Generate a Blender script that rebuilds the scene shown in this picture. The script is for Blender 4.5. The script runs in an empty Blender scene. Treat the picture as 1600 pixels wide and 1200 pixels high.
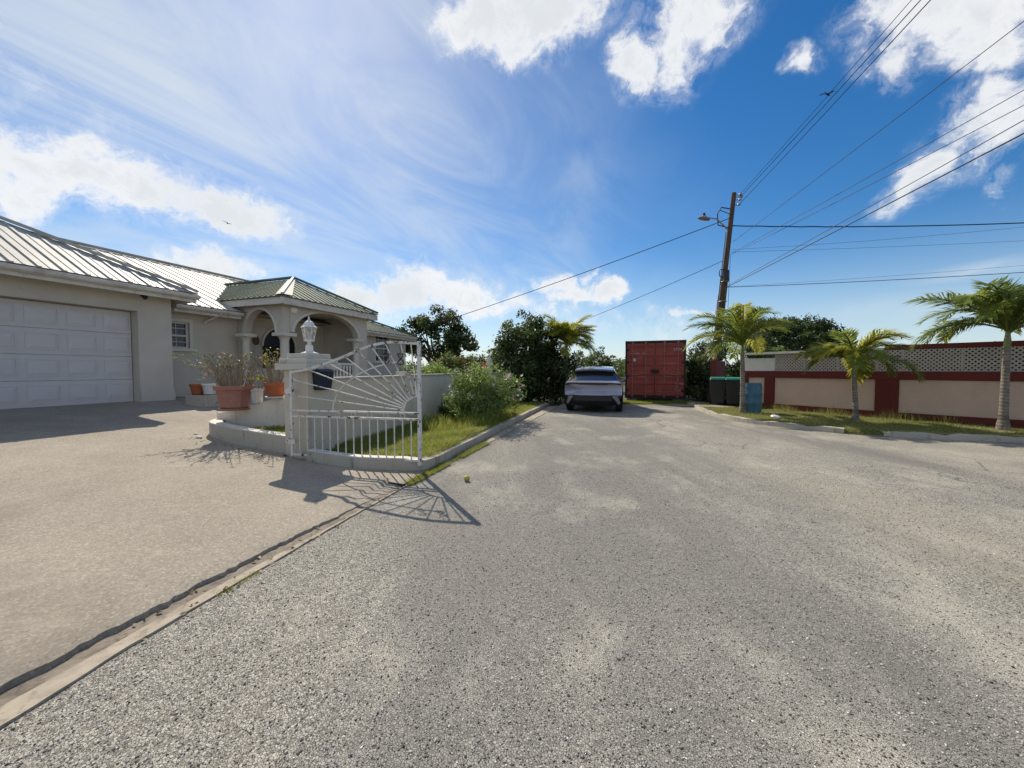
import bpy, bmesh, math, random
import numpy as np
from mathutils import Vector, Matrix, Euler
R = math.radians
random.seed(7)
rng = np.random.default_rng(7)
scene = bpy.context.scene
col = scene.collection

# ------------------------------------------------------------------ camera
CAM_H = 1.4
PITCH = math.atan(22 / 601.0)
cam_data = bpy.data.cameras.new('camera')
cam_data.sensor_width = 36.0
cam_data.lens = 601.0 / 1600.0 * 36.0
cam_data.clip_start = 0.05
cam_data.clip_end = 6000
cam = bpy.data.objects.new('camera', cam_data)
col.objects.link(cam)
cam.location = (0, 0, CAM_H)
cam.rotation_euler = (R(90) - PITCH, 0, 0)
scene.camera = cam

# ------------------------------------------------------------------ light
SUN_EL, SUN_AZ = R(42.0), R(-28.5)          # azimuth from +Y towards +X
SUN_DIR = Vector((math.sin(SUN_AZ) * math.cos(SUN_EL), math.cos(SUN_AZ) * math.cos(SUN_EL), math.sin(SUN_EL)))
sun_data = bpy.data.lights.new('sun', 'SUN')
sun_data.energy = 4.3
sun_data.angle = R(0.5)
sun_data.color = (1.0, 0.90, 0.75)
sun = bpy.data.objects.new('sun', sun_data)
col.objects.link(sun)
sun.rotation_euler = SUN_DIR.to_track_quat('Z', 'Y').to_euler()
sun.location = (0, 0, 30)

scene.view_settings.view_transform = 'Standard'
scene.view_settings.look = 'None'
scene.view_settings.gamma = 1.0
scene.view_settings.exposure = 0.34
scene.view_settings.use_curve_mapping = False


def ray(px, py):
    """direction of a sight line through a point of the photograph (used once, to survey where things stand)"""
    x = (px - 800) / 601.0
    y = (600 - py) / 601.0
    c, s = math.cos(PITCH), math.sin(PITCH)
    return Vector((x, c + y * s, -s + y * c))


def at(px, py, Y):
    r = ray(px, py)
    t = Y / r.y
    return Vector((r.x * t, Y, CAM_H + r.z * t))


# ------------------------------------------------------------------ sky
SKY_STRENGTH = 0.10
CLOUD = 7.9
world = bpy.data.worlds.new('World')
scene.world = world
world.use_nodes = True
wn, wl = world.node_tree.nodes, world.node_tree.links
wn.clear()


def N(kind, **kw):
    n = wn.new(kind)
    for k, v in kw.items():
        setattr(n, k, v)
    return n


def sock(n, i, v):
    if hasattr(v, 'is_linked') or hasattr(v, 'links'):
        wl.new(v, n.inputs[i])
    else:
        n.inputs[i].default_value = v


def wmath(op, a, b=0.0, c=0.0, clamp=False):
    n = N('ShaderNodeMath', operation=op)
    n.use_clamp = clamp
    sock(n, 0, a); sock(n, 1, b); sock(n, 2, c)
    return n.outputs[0]


def wvec(op, a, b=(0, 0, 0), scale=1.0):
    n = N('ShaderNodeVectorMath', operation=op)
    sock(n, 0, a); sock(n, 1, b)
    if op == 'SCALE':
        sock(n, 3, scale)
    return n


def wrange(v, a, b, c=0.0, d=1.0):
    n = N('ShaderNodeMapRange', interpolation_type='SMOOTHSTEP')
    sock(n, 0, v)
    for i, x in enumerate((a, b, c, d)):
        n.inputs[i + 1].default_value = x
    return n.outputs[0]


def wmix(f, a, b):
    n = N('ShaderNodeMix', data_type='RGBA')
    sock(n, 0, f)
    for i, x in ((6, a), (7, b)):
        if hasattr(x, 'links'):
            wl.new(x, n.inputs[i])
        else:
            n.inputs[i].default_value = (*x, 1)
    return n.outputs[2]


def wnoise(vec, scale, detail=6, rough=0.55, dist=0.0):
    n = N('ShaderNodeTexNoise')
    wl.new(vec, n.inputs['Vector'])
    n.inputs['Scale'].default_value = scale
    n.inputs['Detail'].default_value = detail
    n.inputs['Roughness'].default_value = rough
    n.inputs['Distortion'].default_value = dist
    return n


sky = N('ShaderNodeTexSky', sky_type='NISHITA')
sky.sun_disc = False
sky.sun_elevation = SUN_EL
sky.sun_rotation = SUN_AZ
sky.altitude = 0
sky.air_density = 1.0
sky.dust_density = 0.25
sky.ozone_density = 3.0
tc = N('ShaderNodeTexCoord')
D = tc.outputs['Generated']

warp = wnoise(D, 5.0, 7, 0.6)
wv = wvec('SUBTRACT', warp.outputs['Color'], (0.5, 0.5, 0.5)).outputs[0]
wv = wvec('SCALE', wv, scale=0.17).outputs[0]
DW = wvec('ADD', D, wv).outputs[0]
fine = wnoise(D, 11.0, 9, 0.62, 0.3).outputs['Fac']
big = wnoise(D, 3.2, 5, 0.55).outputs['Fac']


def blob(vec, px, py, rx, ry, rot=0.0, dirs=None):
    """distance from a cloud's middle in units of its half-axes; the cloud is a patch of directions on the sky"""
    if dirs is None:
        d0 = ray(px, py).normalized()
        c, s = math.cos(R(rot)), math.sin(R(rot))
        d1 = ray(px + rx * c, py - rx * s).normalized()
        d2 = ray(px + ry * s, py + ry * c).normalized()
        e1 = (d1 - d0 * d1.dot(d0)).normalized()
        ra = d1.dot(e1)
        e2 = d0.cross(e1).normalized()
        rb = abs(d2.dot(e2))
    else:
        az, el, ra, rb = dirs
        d0 = Vector((math.sin(az) * math.cos(el), math.cos(az) * math.cos(el), math.sin(el)))
        e1 = Vector((math.cos(az), -math.sin(az), 0))
        e2 = d0.cross(e1).normalized()
    m = Matrix((e1, e2, d0)).transposed()
    if m.determinant() < 0:
        e2 = -e2
        m = Matrix((e1, e2, d0)).transposed()
    n = N('ShaderNodeMapping', vector_type='TEXTURE')
    wl.new(vec, n.inputs['Vector'])
    n.inputs['Rotation'].default_value = m.to_euler()
    n.inputs['Scale'].default_value = (ra, rb, 1e5)
    return wvec('LENGTH', n.outputs[0]).outputs['Value']


# cumulus puffs: (px, py, half width, half height, tilt, soft)
puffs = [
    (830, 15, 120, 66, 20, 1.0), (730, 55, 55, 40, 10, 1.0), (1075, 20, 105, 70, 30, .9), (985, 110, 42, 42, 40, .8), (1050, 75, 62, 50, 35, .9),
    (1480, 10, 185, 70, 14, 1.0), (1420, 95, 60, 40, 20, .6), (1560, 60, 110, 60, 0, .8),
    (1545, 205, 105, 55, 36, .95), (1455, 285, 72, 28, 38, .8), (1560, 150, 42, 30, 20, .9), (1590, 280, 24, 18, 0, .5),
    (1240, 105, 28, 24, 60, .55), (80, 250, 105, 48, -8, 1.0), (215, 285, 130, 52, -14, 1.0), (360, 330, 85, 34, -16, 1.0), (30, 290, 90, 45, 0, .9), (130, 225, 50, 26, 0, .9),
    (330, 425, 70, 22, 0, .9), (645, 455, 62, 36, 8, 1.0), (570, 470, 70, 28, 0, .9), (730, 462, 48, 28, 0, .95), (820, 480, 70, 22, 0, .6),
    (872, 445, 32, 16, 0, .95), (900, 458, 34, 14, 10, .9), (942, 460, 24, 15, 0, .95), (915, 435, 14, 8, 0, .5),
    (1000, 500, 150, 16, 0, .3), (1090, 480, 40, 6, 0, .55),
]
dens = None
for (px, py, rx, ry, rot, k) in puffs:
    v = wrange(blob(DW, px, py, rx * 1.12, ry * 1.15, rot), 1.55, 0.05, 0.0, k * 1.5)
    dens = v if dens is None else wmath('MAXIMUM', dens, v)
for k in range(26):      # unseen cumulus beside and behind the camera, added to whiten and lift the fill light
    az = R(98 + (k * 37) % 186 + random.uniform(-6, 6))
    el = R((12, 30, 48, 66)[k % 4] + random.uniform(-7, 7))
    v = wrange(blob(DW, 0, 0, 0, 0, dirs=(az, el, random.uniform(.22, .42), random.uniform(.12, .22))), 1.35, .25, 0, .95)
    dens = wmath('MAXIMUM', dens, v)
edge = wmath('MULTIPLY', wmath('SUBTRACT', fine, 0.5), 2.6)
wisp = wnoise(DW, 26.0, 8, 0.68, 0.6).outputs['Fac']
edge = wmath('ADD', edge, wmath('MULTIPLY', wmath('SUBTRACT', wisp, 0.5), 1.9))
dens = wmath('ADD', dens, wmath('MULTIPLY', edge, wrange(dens, 0.0, 0.35)))
cum = wmath('MAXIMUM', wrange(dens, 0.16, 1.22), wrange(dens, 0.0, 0.5, 0.0, 0.20))

# thin veil of ice cloud, drawn out in streaks, thick towards the sun's side
sp0 = N('ShaderNodeSeparateXYZ')
wl.new(D, sp0.inputs[0])
zz_ = wmath('ADD', wmath('MAXIMUM', sp0.outputs['Z'], 0.0), 0.10)
pl_ = N('ShaderNodeCombineXYZ')                      # the layer seen as a level sheet high overhead
wl.new(wmath('DIVIDE', sp0.outputs['X'], zz_), pl_.inputs[0])
wl.new(wmath('DIVIDE', sp0.outputs['Y'], zz_), pl_.inputs[1])
stretch = N('ShaderNodeMapping', vector_type='TEXTURE')
wl.new(pl_.outputs[0], stretch.inputs['Vector'])
stretch.inputs['Rotation'].default_value = (0, 0, R(62))
stretch.inputs['Scale'].default_value = (1.7, 0.85, 1)
streak = wnoise(stretch.outputs[0], 1.3, 9, 0.6, 1.6).outputs['Fac']
veil_mask = None
for (px, py, rx, ry, rot, k) in [(330, 110, 700, 300, -18, 1.0), (560, 20, 320, 150, 0, 1.0), (150, 130, 420, 200, -20, .8), (520, 330, 420, 110, -10, .75), (250, 400, 520, 75, 0, .8),
                                 (860, 330, 130, 330, -6, .42), (700, 440, 360, 80, 0, .55), (1540, 420, 180, 16, 9, .6), (1420, 480, 220, 26, 4, .35)]:
    v = wrange(blob(D, px, py, rx, ry, rot), 1.25, 0.1, 0.0, k)
    veil_mask = v if veil_mask is None else wmath('MAXIMUM', veil_mask, v)
veil = wmath('MULTIPLY', veil_mask, wrange(streak, 0.30, 0.68, 0.30, 1.0), clamp=True)

sep = N('ShaderNodeSeparateXYZ')
wl.new(D, sep.inputs[0])
hz = wrange(sep.outputs['Z'], 0.0, 0.34, 1.0, 0.0)       # milky air low over the horizon, all the way round
hz = wmath('MULTIPLY', wmath('POWER', hz, 1.6), 0.62)
hsv = N('ShaderNodeHueSaturation')
wl.new(sky.outputs[0], hsv.inputs['Color'])
hsv.inputs['Saturation'].default_value = 1.36
hsv.inputs['Value'].default_value = 0.90
hsv.inputs['Hue'].default_value = 0.502
base = wmix(hz, hsv.outputs[0], (5.2, 6.2, 7.1))
base = wmix(wmath('MULTIPLY', veil, 0.80), base, (CLOUD * .76, CLOUD * .82, CLOUD * .86))
shade = wrange(wmath('ADD', wmath('MULTIPLY', dens, 0.42), wmath('MULTIPLY', big, 1.0)), 0.75, 1.3, 0.85, 0.0)
ccol = wmix(shade, (CLOUD * .78, CLOUD * .81, CLOUD * .84), (CLOUD, CLOUD, CLOUD))
skycol = wmix(wmath('MULTIPLY', cum, 0.95), base, ccol)
bg = N('ShaderNodeBackground')
bg.inputs['Strength'].default_value = SKY_STRENGTH
wl.new(skycol, bg.inputs['Color'])
out = N('ShaderNodeOutputWorld')
wl.new(bg.outputs[0], out.inputs['Surface'])


# ------------------------------------------------------------------ materials
def lin(r, g, b):
    f = lambda c: (c / 255 / 12.92) if c / 255 <= .04045 else ((c / 255 + .055) / 1.055) ** 2.4
    return (f(r), f(g), f(b))


class Mat:
    def __init__(s, name, rough=.8, metal=0.0, spec=.5):
        s.m = bpy.data.materials.new(name)
        s.m.use_nodes = True
        s.n, s.l = s.m.node_tree.nodes, s.m.node_tree.links
        s.bsdf = s.n['Principled BSDF']
        s.bsdf.inputs['Roughness'].default_value = rough
        s.bsdf.inputs['Metallic'].default_value = metal
        s.bsdf.inputs['Specular IOR Level'].default_value = spec
        s.co = s.n.new('ShaderNodeTexCoord').outputs['Object']

    def map(s, scale=(1, 1, 1), rot=(0, 0, 0), src=None):
        n = s.n.new('ShaderNodeMapping')
        s.l.new(src or s.co, n.inputs['Vector'])
        n.inputs['Scale'].default_value = scale
        n.inputs['Rotation'].default_value = rot
        return n.outputs[0]

    def noise(s, scale, detail=5, rough=.6, vec=None, dist=0.0):
        n = s.n.new('ShaderNodeTexNoise')
        s.l.new(vec or s.co, n.inputs['Vector'])
        n.inputs['Scale'].default_value = scale
        n.inputs['Detail'].default_value = detail
        n.inputs['Roughness'].default_value = rough
        n.inputs['Distortion'].default_value = dist
        return n.outputs['Fac']

    def voro(s, scale, feature='F1', vec=None, out='Distance', rnd=1.0):
        n = s.n.new('ShaderNodeTexVoronoi')
        n.feature = feature
        s.l.new(vec or s.co, n.inputs['Vector'])
        n.inputs['Scale'].default_value = scale
        n.inputs['Randomness'].default_value = rnd
        return n.outputs[out]

    def ramp(s, f, stops):
        n = s.n.new('ShaderNodeValToRGB')
        s.l.new(f, n.inputs[0])
        e = n.color_ramp.elements
        while len(e) < len(stops):
            e.new(.5)
        for x, (p, c) in zip(e, stops):
            x.position = p
            x.color = (*c, 1) if len(c) == 3 else c
        return n.outputs[0]

    def rng(s, f, a, b, c=0.0, d=1.0):
        n = s.n.new('ShaderNodeMapRange')
        n.interpolation_type = 'SMOOTHSTEP'
        s.l.new(f, n.inputs[0])
        for i, x in enumerate((a, b, c, d)):
            n.inputs[i + 1].default_value = x
        return n.outputs[0]

    def mix(s, f, a, b, blend='MIX'):
        n = s.n.new('ShaderNodeMix')
        n.data_type = 'RGBA'
        n.blend_type = blend
        if hasattr(f, 'links'):
            s.l.new(f, n.inputs[0])
        else:
            n.inputs[0].default_value = f
        for i, x in ((6, a), (7, b)):
            if hasattr(x, 'links'):
                s.l.new(x, n.inputs[i])
            else:
                n.inputs[i].default_value = (*x, 1)
        return n.outputs[2]

    def math(s, op, a, b=0.0):
        n = s.n.new('ShaderNodeMath')
        n.operation = op
        for i, x in ((0, a), (1, b)):
            if hasattr(x, 'links'):
                s.l.new(x, n.inputs[i])
            else:
                n.inputs[i].default_value = x
        return n.outputs[0]

    def color(s, c):
        if hasattr(c, 'links'):
            s.l.new(c, s.bsdf.inputs['Base Color'])
        else:
            s.bsdf.inputs['Base Color'].default_value = (*c, 1)
        return s

    def rough(s, f):
        s.l.new(f, s.bsdf.inputs['Roughness'])

    def bump(s, h, strength=.3, dist=.01, prev=None):
        n = s.n.new('ShaderNodeBump')
        n.inputs['Strength'].default_value = strength
        n.inputs['Distance'].default_value = dist
        s.l.new(h, n.inputs['Height'])
        if prev is not None:
            s.l.new(prev, n.inputs['Normal'])
        s.l.new(n.outputs[0], s.bsdf.inputs['Normal'])
        return n.outputs[0]


def paint(name, c, rough=.75, var=.12, scale=3.0, bump=.12, bscale=90, metal=0.0, dirt=None, dirt_amt=.5, spec=.4):
    """painted or plain surface: slow colour drift, fine grain, optional dirt patches"""
    m = Mat(name, rough, metal, spec)
    c = tuple(c)
    d = tuple(x * (1 - var) for x in c)
    b = tuple(min(1, x * (1 + var * .6)) for x in c)
    col_ = m.ramp(m.noise(scale, 6, .65), [(.3, d), (.55, c), (.75, b)])
    if dirt:
        f = m.rng(m.noise(scale * .9 + 1.3, 8, .7, dist=.6), .48, .72, 0, dirt_amt)
        col_ = m.mix(f, col_, dirt)
    m.color(col_)
    if bump:
        m.bump(m.noise(bscale, 4, .6), bump, .004)
    return m


def streaked(name, c, dirt, amt=.7, rough=.85, base_dirt=None):
    """masonry paint with rain streaks running down and a dirty foot"""
    m = Mat(name, rough, 0, .3)
    v = tuple(x * .88 for x in c)
    col_ = m.ramp(m.noise(1.6, 6, .6), [(.3, v), (.65, c)])
    st = m.noise(1.0, 6, .65, m.map((7, 7, .9)))
    col_ = m.mix(m.rng(st, .52, .8, 0, amt), col_, dirt)
    sp = m.noise(5, 8, .75)
    col_ = m.mix(m.rng(sp, .56, .7, 0, amt * .8), col_, tuple(x * .8 for x in dirt))
    m.color(col_)
    m.bump(m.noise(70, 5, .65), .25, .006)
    return m


def leafy(name, a, b, c, trans=.35, rough=.55):
    m = Mat(name, rough, 0, .35)
    g = m.n.new('ShaderNodeNewGeometry')
    cc = m.ramp(g.outputs['Random Per Island'], [(0.0, a), (.5, b), (1.0, c)])
    m.color(cc)
    t = m.n.new('ShaderNodeBsdfTranslucent')
    m.l.new(m.mix(.5, cc, tuple(min(1, x * 1.9) for x in c)), t.inputs['Color'])
    mx = m.n.new('ShaderNodeMixShader')
    mx.inputs[0].default_value = trans
    m.l.new(m.bsdf.outputs[0], mx.inputs[1])
    m.l.new(t.outputs[0], mx.inputs[2])
    m.l.new(mx.outputs[0], m.n['Material Output'].inputs['Surface'])
    return m


M = {}
# road: old chip-seal asphalt, pale stones in dark binder, tan sand in the wheel paths
m = Mat('asphalt', .92, 0, .2)
v1 = m.voro(95, 'F1', out='Color')
sepn = m.n.new('ShaderNodeSeparateColor'); m.l.new(v1, sepn.inputs[0])
stones = m.ramp(sepn.outputs[0], [(.0, (.07, .065, .057)), (.2, (.22, .205, .17)), (.55, (.47, .445, .385)), (.85, (.60, .575, .51)), (1, (.74, .72, .66))])
gap = m.rng(m.voro(95, 'DISTANCE_TO_EDGE'), .0, .10)
gapc = m.math('MAXIMUM', gap, m.rng(m.noise(35, 3, .6), .46, .60))
stones = m.mix(gapc, (.10, .092, .08), stones)
fine_ = m.noise(260, 3, .7)
stones = m.mix(.35, stones, m.ramp(fine_, [(.3, (.27, .255, .22)), (.7, (.64, .61, .53))]))
sand = m.noise(.42, 9, .62, m.map((1.0, .42, 1), (0, 0, R(-19))), .6)
stones = m.mix(m.rng(sand, .44, .70, .08, .58), stones, (.48, .44, .345))
dark = m.noise(.8, 8, .68, m.map((1, .5, 1), (0, 0, R(-25))), .8)
stones = m.mix(m.rng(dark, .54, .74, 0, .45), stones, (.19, .18, .16))
lane = m.noise(.30, 6, .6, m.map((1.25, .22, 1), (0, 0, R(-17))), .4)
stones = m.mix(m.rng(lane, .38, .58, .62, 0), stones, (.235, .228, .21))
pale = m.noise(1.05, 9, .7, m.map((1, .6, 1), (0, 0, R(-35))), .25)
stones = m.mix(m.rng(pale, .48, .70, 0, .6), stones, (.66, .62, .52))
pock = m.noise(7.0, 6, .75)
stones = m.mix(m.rng(pock, .60, .72, 0, .55), stones, (.12, .113, .10))
rust = m.noise(2.3, 4, .5)
stones = m.mix(m.rng(rust, .66, .78, 0, .3), stones, (.27, .20, .13))
# hairline cracks where the surface has broken up
wob = m.noise(1.4, 5, .6)
cvec = m.n.new('ShaderNodeVectorMath'); cvec.operation = 'MULTIPLY_ADD'
m.l.new(m.co, cvec.inputs[0]); cvec.inputs[1].default_value = (1, 1, 1)
cadd = m.n.new('ShaderNodeCombineXYZ'); m.l.new(wob, cadd.inputs[0]); m.l.new(wob, cadd.inputs[1])
m.l.new(cadd.outputs[0], cvec.inputs[2])
crack = m.rng(m.voro(.47, 'DISTANCE_TO_EDGE', cvec.outputs[0]), .001, .008, .6, 0)
cm = m.math('MULTIPLY', crack, m.rng(m.noise(.33, 3, .5), .53, .62))
stones = m.mix(cm, stones, (.03, .028, .027))
m.color(stones)
h = m.math('ADD', m.math('MULTIPLY', gap, .8), m.math('MULTIPLY', fine_, .5))
m.bump(h, .9, .010)
M['asphalt'] = m
M['stone_a'] = paint('grey_chipping', (.17, .165, .16), .8, .3, 30, .1)
# driveway: broom-finished concrete gone tan, with tyre dirt
m = Mat('driveway_concrete', .88, 0, .3)
cc = m.ramp(m.noise(.7, 8, .6), [(.3, (.21, .185, .147)), (.55, (.30, .266, .213)), (.78, (.385, .343, .28))])
cc = m.mix(m.rng(m.noise(.9, 7, .65, m.map((.5, 1.4, 1), (0, 0, R(20))), .5), .5, .72, 0, .5), cc, (.22, .19, .148))
grit = m.voro(85, 'F1', out='Color'); sg = m.n.new('ShaderNodeSeparateColor'); m.l.new(grit, sg.inputs[0])
cc = m.mix(.42, cc, m.ramp(sg.outputs[0], [(.0, (.15, .128, .10)), (.3, (.32, .275, .215)), (.8, (.40, .355, .288)), (1, (.66, .60, .51))]))
cc = m.mix(m.rng(m.noise(2.1, 9, .7), .60, .75, 0, .4), cc, (.19, .165, .13))
br = m.noise(1.0, 3, .6, m.map((34, 1.3, 1), (0, 0, R(-52))))
cc = m.mix(m.rng(br, .42, .68, 0, .22), cc, (.22, .19, .15))
cc = m.mix(m.rng(m.noise(.55, 6, .6, None, .8), .48, .70, 0, .5), cc, (.18, .157, .125))
cc = m.mix(m.rng(m.noise(14, 6, .75), .62, .74, 0, .5), cc, (.17, .148, .115))
cc = m.mix(m.rng(m.noise(1.3, 8, .7, m.map((.6, 1.5, 1), (0, 0, R(35))), 1.0), .58, .74, 0, .35), cc, (.56, .49, .39))
m.color(cc)
m.bump(m.math('ADD', m.math('MULTIPLY', br, .8), m.math('MULTIPLY', m.noise(130, 4, .7), .9)), .55, .008)
M['driveway'] = m
M['kerb'] = streaked('kerb_concrete', (.46, .42, .35), (.085, .075, .06), .8)
M['kerb_white'] = paint('kerb_top_pale', (.66, .64, .58), .85, .15, 4, .3, 60, dirt=(.25, .22, .18), dirt_amt=.65)  # kerb tops, paler than the kerb sides
M['gutter'] = paint('gutter_concrete', (.40, .345, .265), .9, .35, 7, .6, 50, dirt=(.12, .10, .078), dirt_amt=.95)
M['channel'] = paint('gutter_channel_dirt', (.24, .205, .16), .95, .35, 9, .8, 45, dirt=(.075, .065, .05), dirt_amt=.95)
M['soil'] = paint('soil', (.15, .115, .075), .95, .3, 3, .6, 40, dirt=(.09, .10, .035), dirt_amt=.7)
M['verge'] = paint('dry_turf_soil', (.21, .19, .10), .95, .3, 2.5, .5, 50, dirt=(.085, .10, .035), dirt_amt=.8)
M['lawn_soil'] = paint('lawn_soil', (.07, .075, .028), .95, .3, 4, .5, 50)
M['ground'] = paint('scrub_ground', (.10, .10, .05), .95, .3, .2, .2, 10)
M['sand'] = paint('sandy_shoulder', (.36, .315, .24), .95, .2, 3, .4, 60, dirt=(.14, .13, .06), dirt_amt=.6)
# house
M['wall'] = streaked('beige_render', (.56, .515, .445), (.41, .37, .31), .32)
M['trim'] = paint('cream_trim', (.62, .585, .51), .7, .06, 3, .08)
M['gutter_paint'] = paint('gutter_paint', (.62, .59, .53), .55, .12, 3, .08, dirt=(.22, .19, .15), dirt_amt=.5)
M['soffit'] = paint('soffit_paint', (.62, .56, .47), .8, .06, 2, .05)
M['door_white'] = paint('garage_door_paint', (.56, .545, .545), .5, .05, 1.2, .04, dirt=(.42, .42, .44), dirt_amt=.3)
m = Mat('silver_roof', .62, .12, .35)
cc = m.ramp(m.noise(2.2, 6, .6), [(.3, (.33, .325, .30)), (.7, (.48, .475, .445))])
cc = m.mix(m.rng(m.noise(1, 6, .65, m.map((.7, 5, 1))), .52, .75, 0, .5), cc, (.27, .26, .22))
m.color(cc); m.bump(m.noise(30, 3, .5), .05, .003)
M['roof_silver'] = m
m = Mat('green_roof', .75, .05, .3)
cc = m.ramp(m.noise(1.3, 7, .65), [(.3, (.075, .115, .085)), (.5, (.125, .165, .125)), (.75, (.22, .25, .19))])
cc = m.mix(m.rng(m.noise(.8, 5, .6), .50, .68, 0, .75), cc, (.17, .20, .075))
cc = m.mix(m.rng(m.noise(2.5, 7, .7), .55, .72, 0, .7), cc, (.06, .085, .065))
m.color(cc); m.bump(m.noise(40, 4, .6), .1, .004)
M['roof_green'] = m
M['roof_pale'] = paint('bare_hip_sheet', (.50, .50, .42), .7, .12, 4, .05, dirt=(.34, .36, .26), dirt_amt=.5)
M['frame_white'] = paint('window_frame_paint', (.62, .61, .58), .5, .05, 5, 0)
m = Mat('window_glass', .06, 0, .5); m.color((.012, .014, .022)); M['glass'] = m
M['dark_door'] = paint('dark_door', (.012, .011, .012), .35, .2, 6, .05)
M['brown'] = paint('brown_plaque', (.12, .08, .06), .7, .2, 9, .1)
M['vent_dark'] = paint('vent_brown', (.07, .055, .045), .8, .2, 9, .05)
M['grey_wall'] = streaked('grey_stained_wall', (.76, .69, .58), (.36, .32, .265), .5)
M['pink_wall'] = streaked('faded_cream_wall', (.74, .62, .47), (.45, .38, .29), .4)
M['pillar'] = streaked('pillar_render', (.60, .54, .44), (.31, .27, .215), .5)
M['pillar_cap'] = streaked('pillar_cap_concrete', (.56, .525, .46), (.20, .18, .15), .75)
m = Mat('gate_paint', .5, .1, .5)
cc = m.ramp(m.noise(4, 5, .6), [(.3, (.55, .53, .50)), (.7, (.72, .71, .68))])
cc = m.mix(m.rng(m.noise(9, 6, .75), .55, .60, 0, 1), cc, (.05, .032, .024))
m.color(cc); m.bump(m.noise(60, 4, .7), .15, .002)
M['gate'] = m
M['iron'] = paint('black_iron', (.02, .018, .018), .5, .3, 20, .1)
M['rust'] = paint('rusty_iron', (.13, .07, .045), .8, .4, 14, .2, dirt=(.45, .43, .40), dirt_amt=.8)
M['lamp_white'] = paint('lantern_paint', (.70, .69, .66), .45, .08, 20, .05, dirt=(.42, .36, .30), dirt_amt=.5)
m = Mat('lantern_glass', .08, 0, .5); m.color((.75, .76, .72)); m.bsdf.inputs['Transmission Weight'].default_value = .85
m.bsdf.inputs['IOR'].default_value = 1.2; M['lamp_glass'] = m
M['navy'] = paint('navy_paint', (.012, .017, .04), .45, .2, 8, .05)
M['terracotta'] = paint('pink_terracotta', (.33, .155, .115), .8, .15, 5, .15, 70, dirt=(.38, .26, .21), dirt_amt=.5)
M['terracotta_orange'] = paint('orange_terracotta', (.36, .105, .045), .75, .15, 6, .1, 70)
M['white_pot'] = paint('white_pot', (.60, .60, .58), .6, .1, 6, .05, dirt=(.35, .33, .30), dirt_amt=.5)
M['stem'] = paint('grey_stem', (.26, .22, .16), .85, .25, 15, .3, 60)
# right-hand side
M['maroon'] = paint('maroon_wall_paint', (.145, .022, .016), .75, .15, 1.5, .2, 90, dirt=(.09, .025, .022), dirt_amt=.5)
M['panel_pink'] = streaked('pinkish_wall_panel', (.68, .485, .385), (.47, .36, .29), .42)
M['white_paint'] = paint('white_wall_paint', (.74, .70, .64), .75, .08, 3, .1, dirt=(.45, .41, .36), dirt_amt=.4)
M['lattice'] = paint('lattice_plastic', (.52, .455, .40), .7, .12, 3, 0)
M['lattice_shade'] = paint('shade_backing', (.045, .022, .018), .95, .2, 4, 0)  # near-black colour stands in for interior shade
m = Mat('container_red', .7, 0, .35)
cc = m.ramp(m.noise(1.6, 7, .65), [(.3, (.225, .042, .032)), (.6, (.32, .072, .055)), (.8, (.37, .12, .095))])
cc = m.mix(m.rng(m.noise(2.2, 8, .7), .54, .72, 0, .7), cc, (.28, .15, .13))
cc = m.mix(m.rng(m.noise(4.5, 8, .75), .62, .70, 0, .85), cc, (.05, .022, .016))
m.color(cc); m.bump(m.noise(25, 5, .65), .15, .006)
M['container'] = m
M['container_dark'] = paint('container_frame', (.035, .018, .016), .8, .3, 5, .2)
M['steel_rod'] = paint('lock_rod', (.33, .15, .12), .55, .2, 9, .1, metal=.2)
M['white_print'] = paint('white_print', (.55, .50, .47), .7, .2, 30, 0)
m = Mat('pole_wood', .9, 0, .2)
gr = m.noise(1, 7, .7, m.map((26, 26, .9)))
cc = m.ramp(gr, [(.3, (.045, .031, .022)), (.55, (.105, .075, .053)), (.78, (.19, .145, .105))])
m.color(cc); m.bump(gr, .6, .012)
M['pole'] = m
M['wire'] = paint('cable_black', (.018, .019, .024), .6, .1, 5, 0)
M['galv'] = paint('galvanised', (.32, .32, .31), .5, .15, 8, .05, metal=.5)
M['bin_black'] = paint('bin_plastic', (.017, .017, .018), .45, .2, 6, .05)
M['bin_green'] = paint('bin_lid_green', (.02, .19, .13), .45, .15, 6, .05)
M['rubber'] = paint('rubber', (.014, .014, .014), .85, .2, 10, .1)
m = Mat('barrel_blue', .5, 0, .4)
cc = m.ramp(m.noise(1.0, 6, .6, m.map((3, 3, 1))), [(.3, (.035, .10, .17)), (.55, (.08, .19, .27)), (.8, (.18, .31, .37))])
m.color(cc); M['barrel'] = m
m = Mat('palm_bark', .9, 0, .2)
ring = m.n.new('ShaderNodeTexWave'); ring.bands_direction = 'Z'; ring.inputs['Scale'].default_value = 4.2; ring.inputs['Distortion'].default_value = 2.2
ring.inputs['Detail'].default_value = 3
m.l.new(m.co, ring.inputs['Vector'])
cc = m.ramp(m.noise(5, 7, .7), [(.3, (.095, .078, .062)), (.5, (.23, .20, .165)), (.75, (.37, .335, .285))])
cc = m.mix(m.rng(ring.outputs['Fac'], .0, .25, .55, 0), cc, (.075, .062, .048))
m.color(cc); m.bump(ring.outputs['Fac'], .4, .01)
M['palm_bark'] = m
M['crownshaft'] = paint('crownshaft', (.21, .23, .09), .6, .2, 6, .05)
M['bark'] = paint('bark', (.10, .08, .06), .9, .3, 9, .6, 30)
M['car_paint'] = None
m = Mat('car_paint', .28, .35, .5); m.color((.27, .28, .36)); m.bsdf.inputs['Coat Weight'].default_value = .8
m.bsdf.inputs['Coat Roughness'].default_value = .05; M['car_paint'] = m
m = Mat('car_glass', .05, 0, .6); m.color((.012, .014, .017)); m.bsdf.inputs['Coat Weight'].default_value = .6; M['car_glass'] = m
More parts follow.
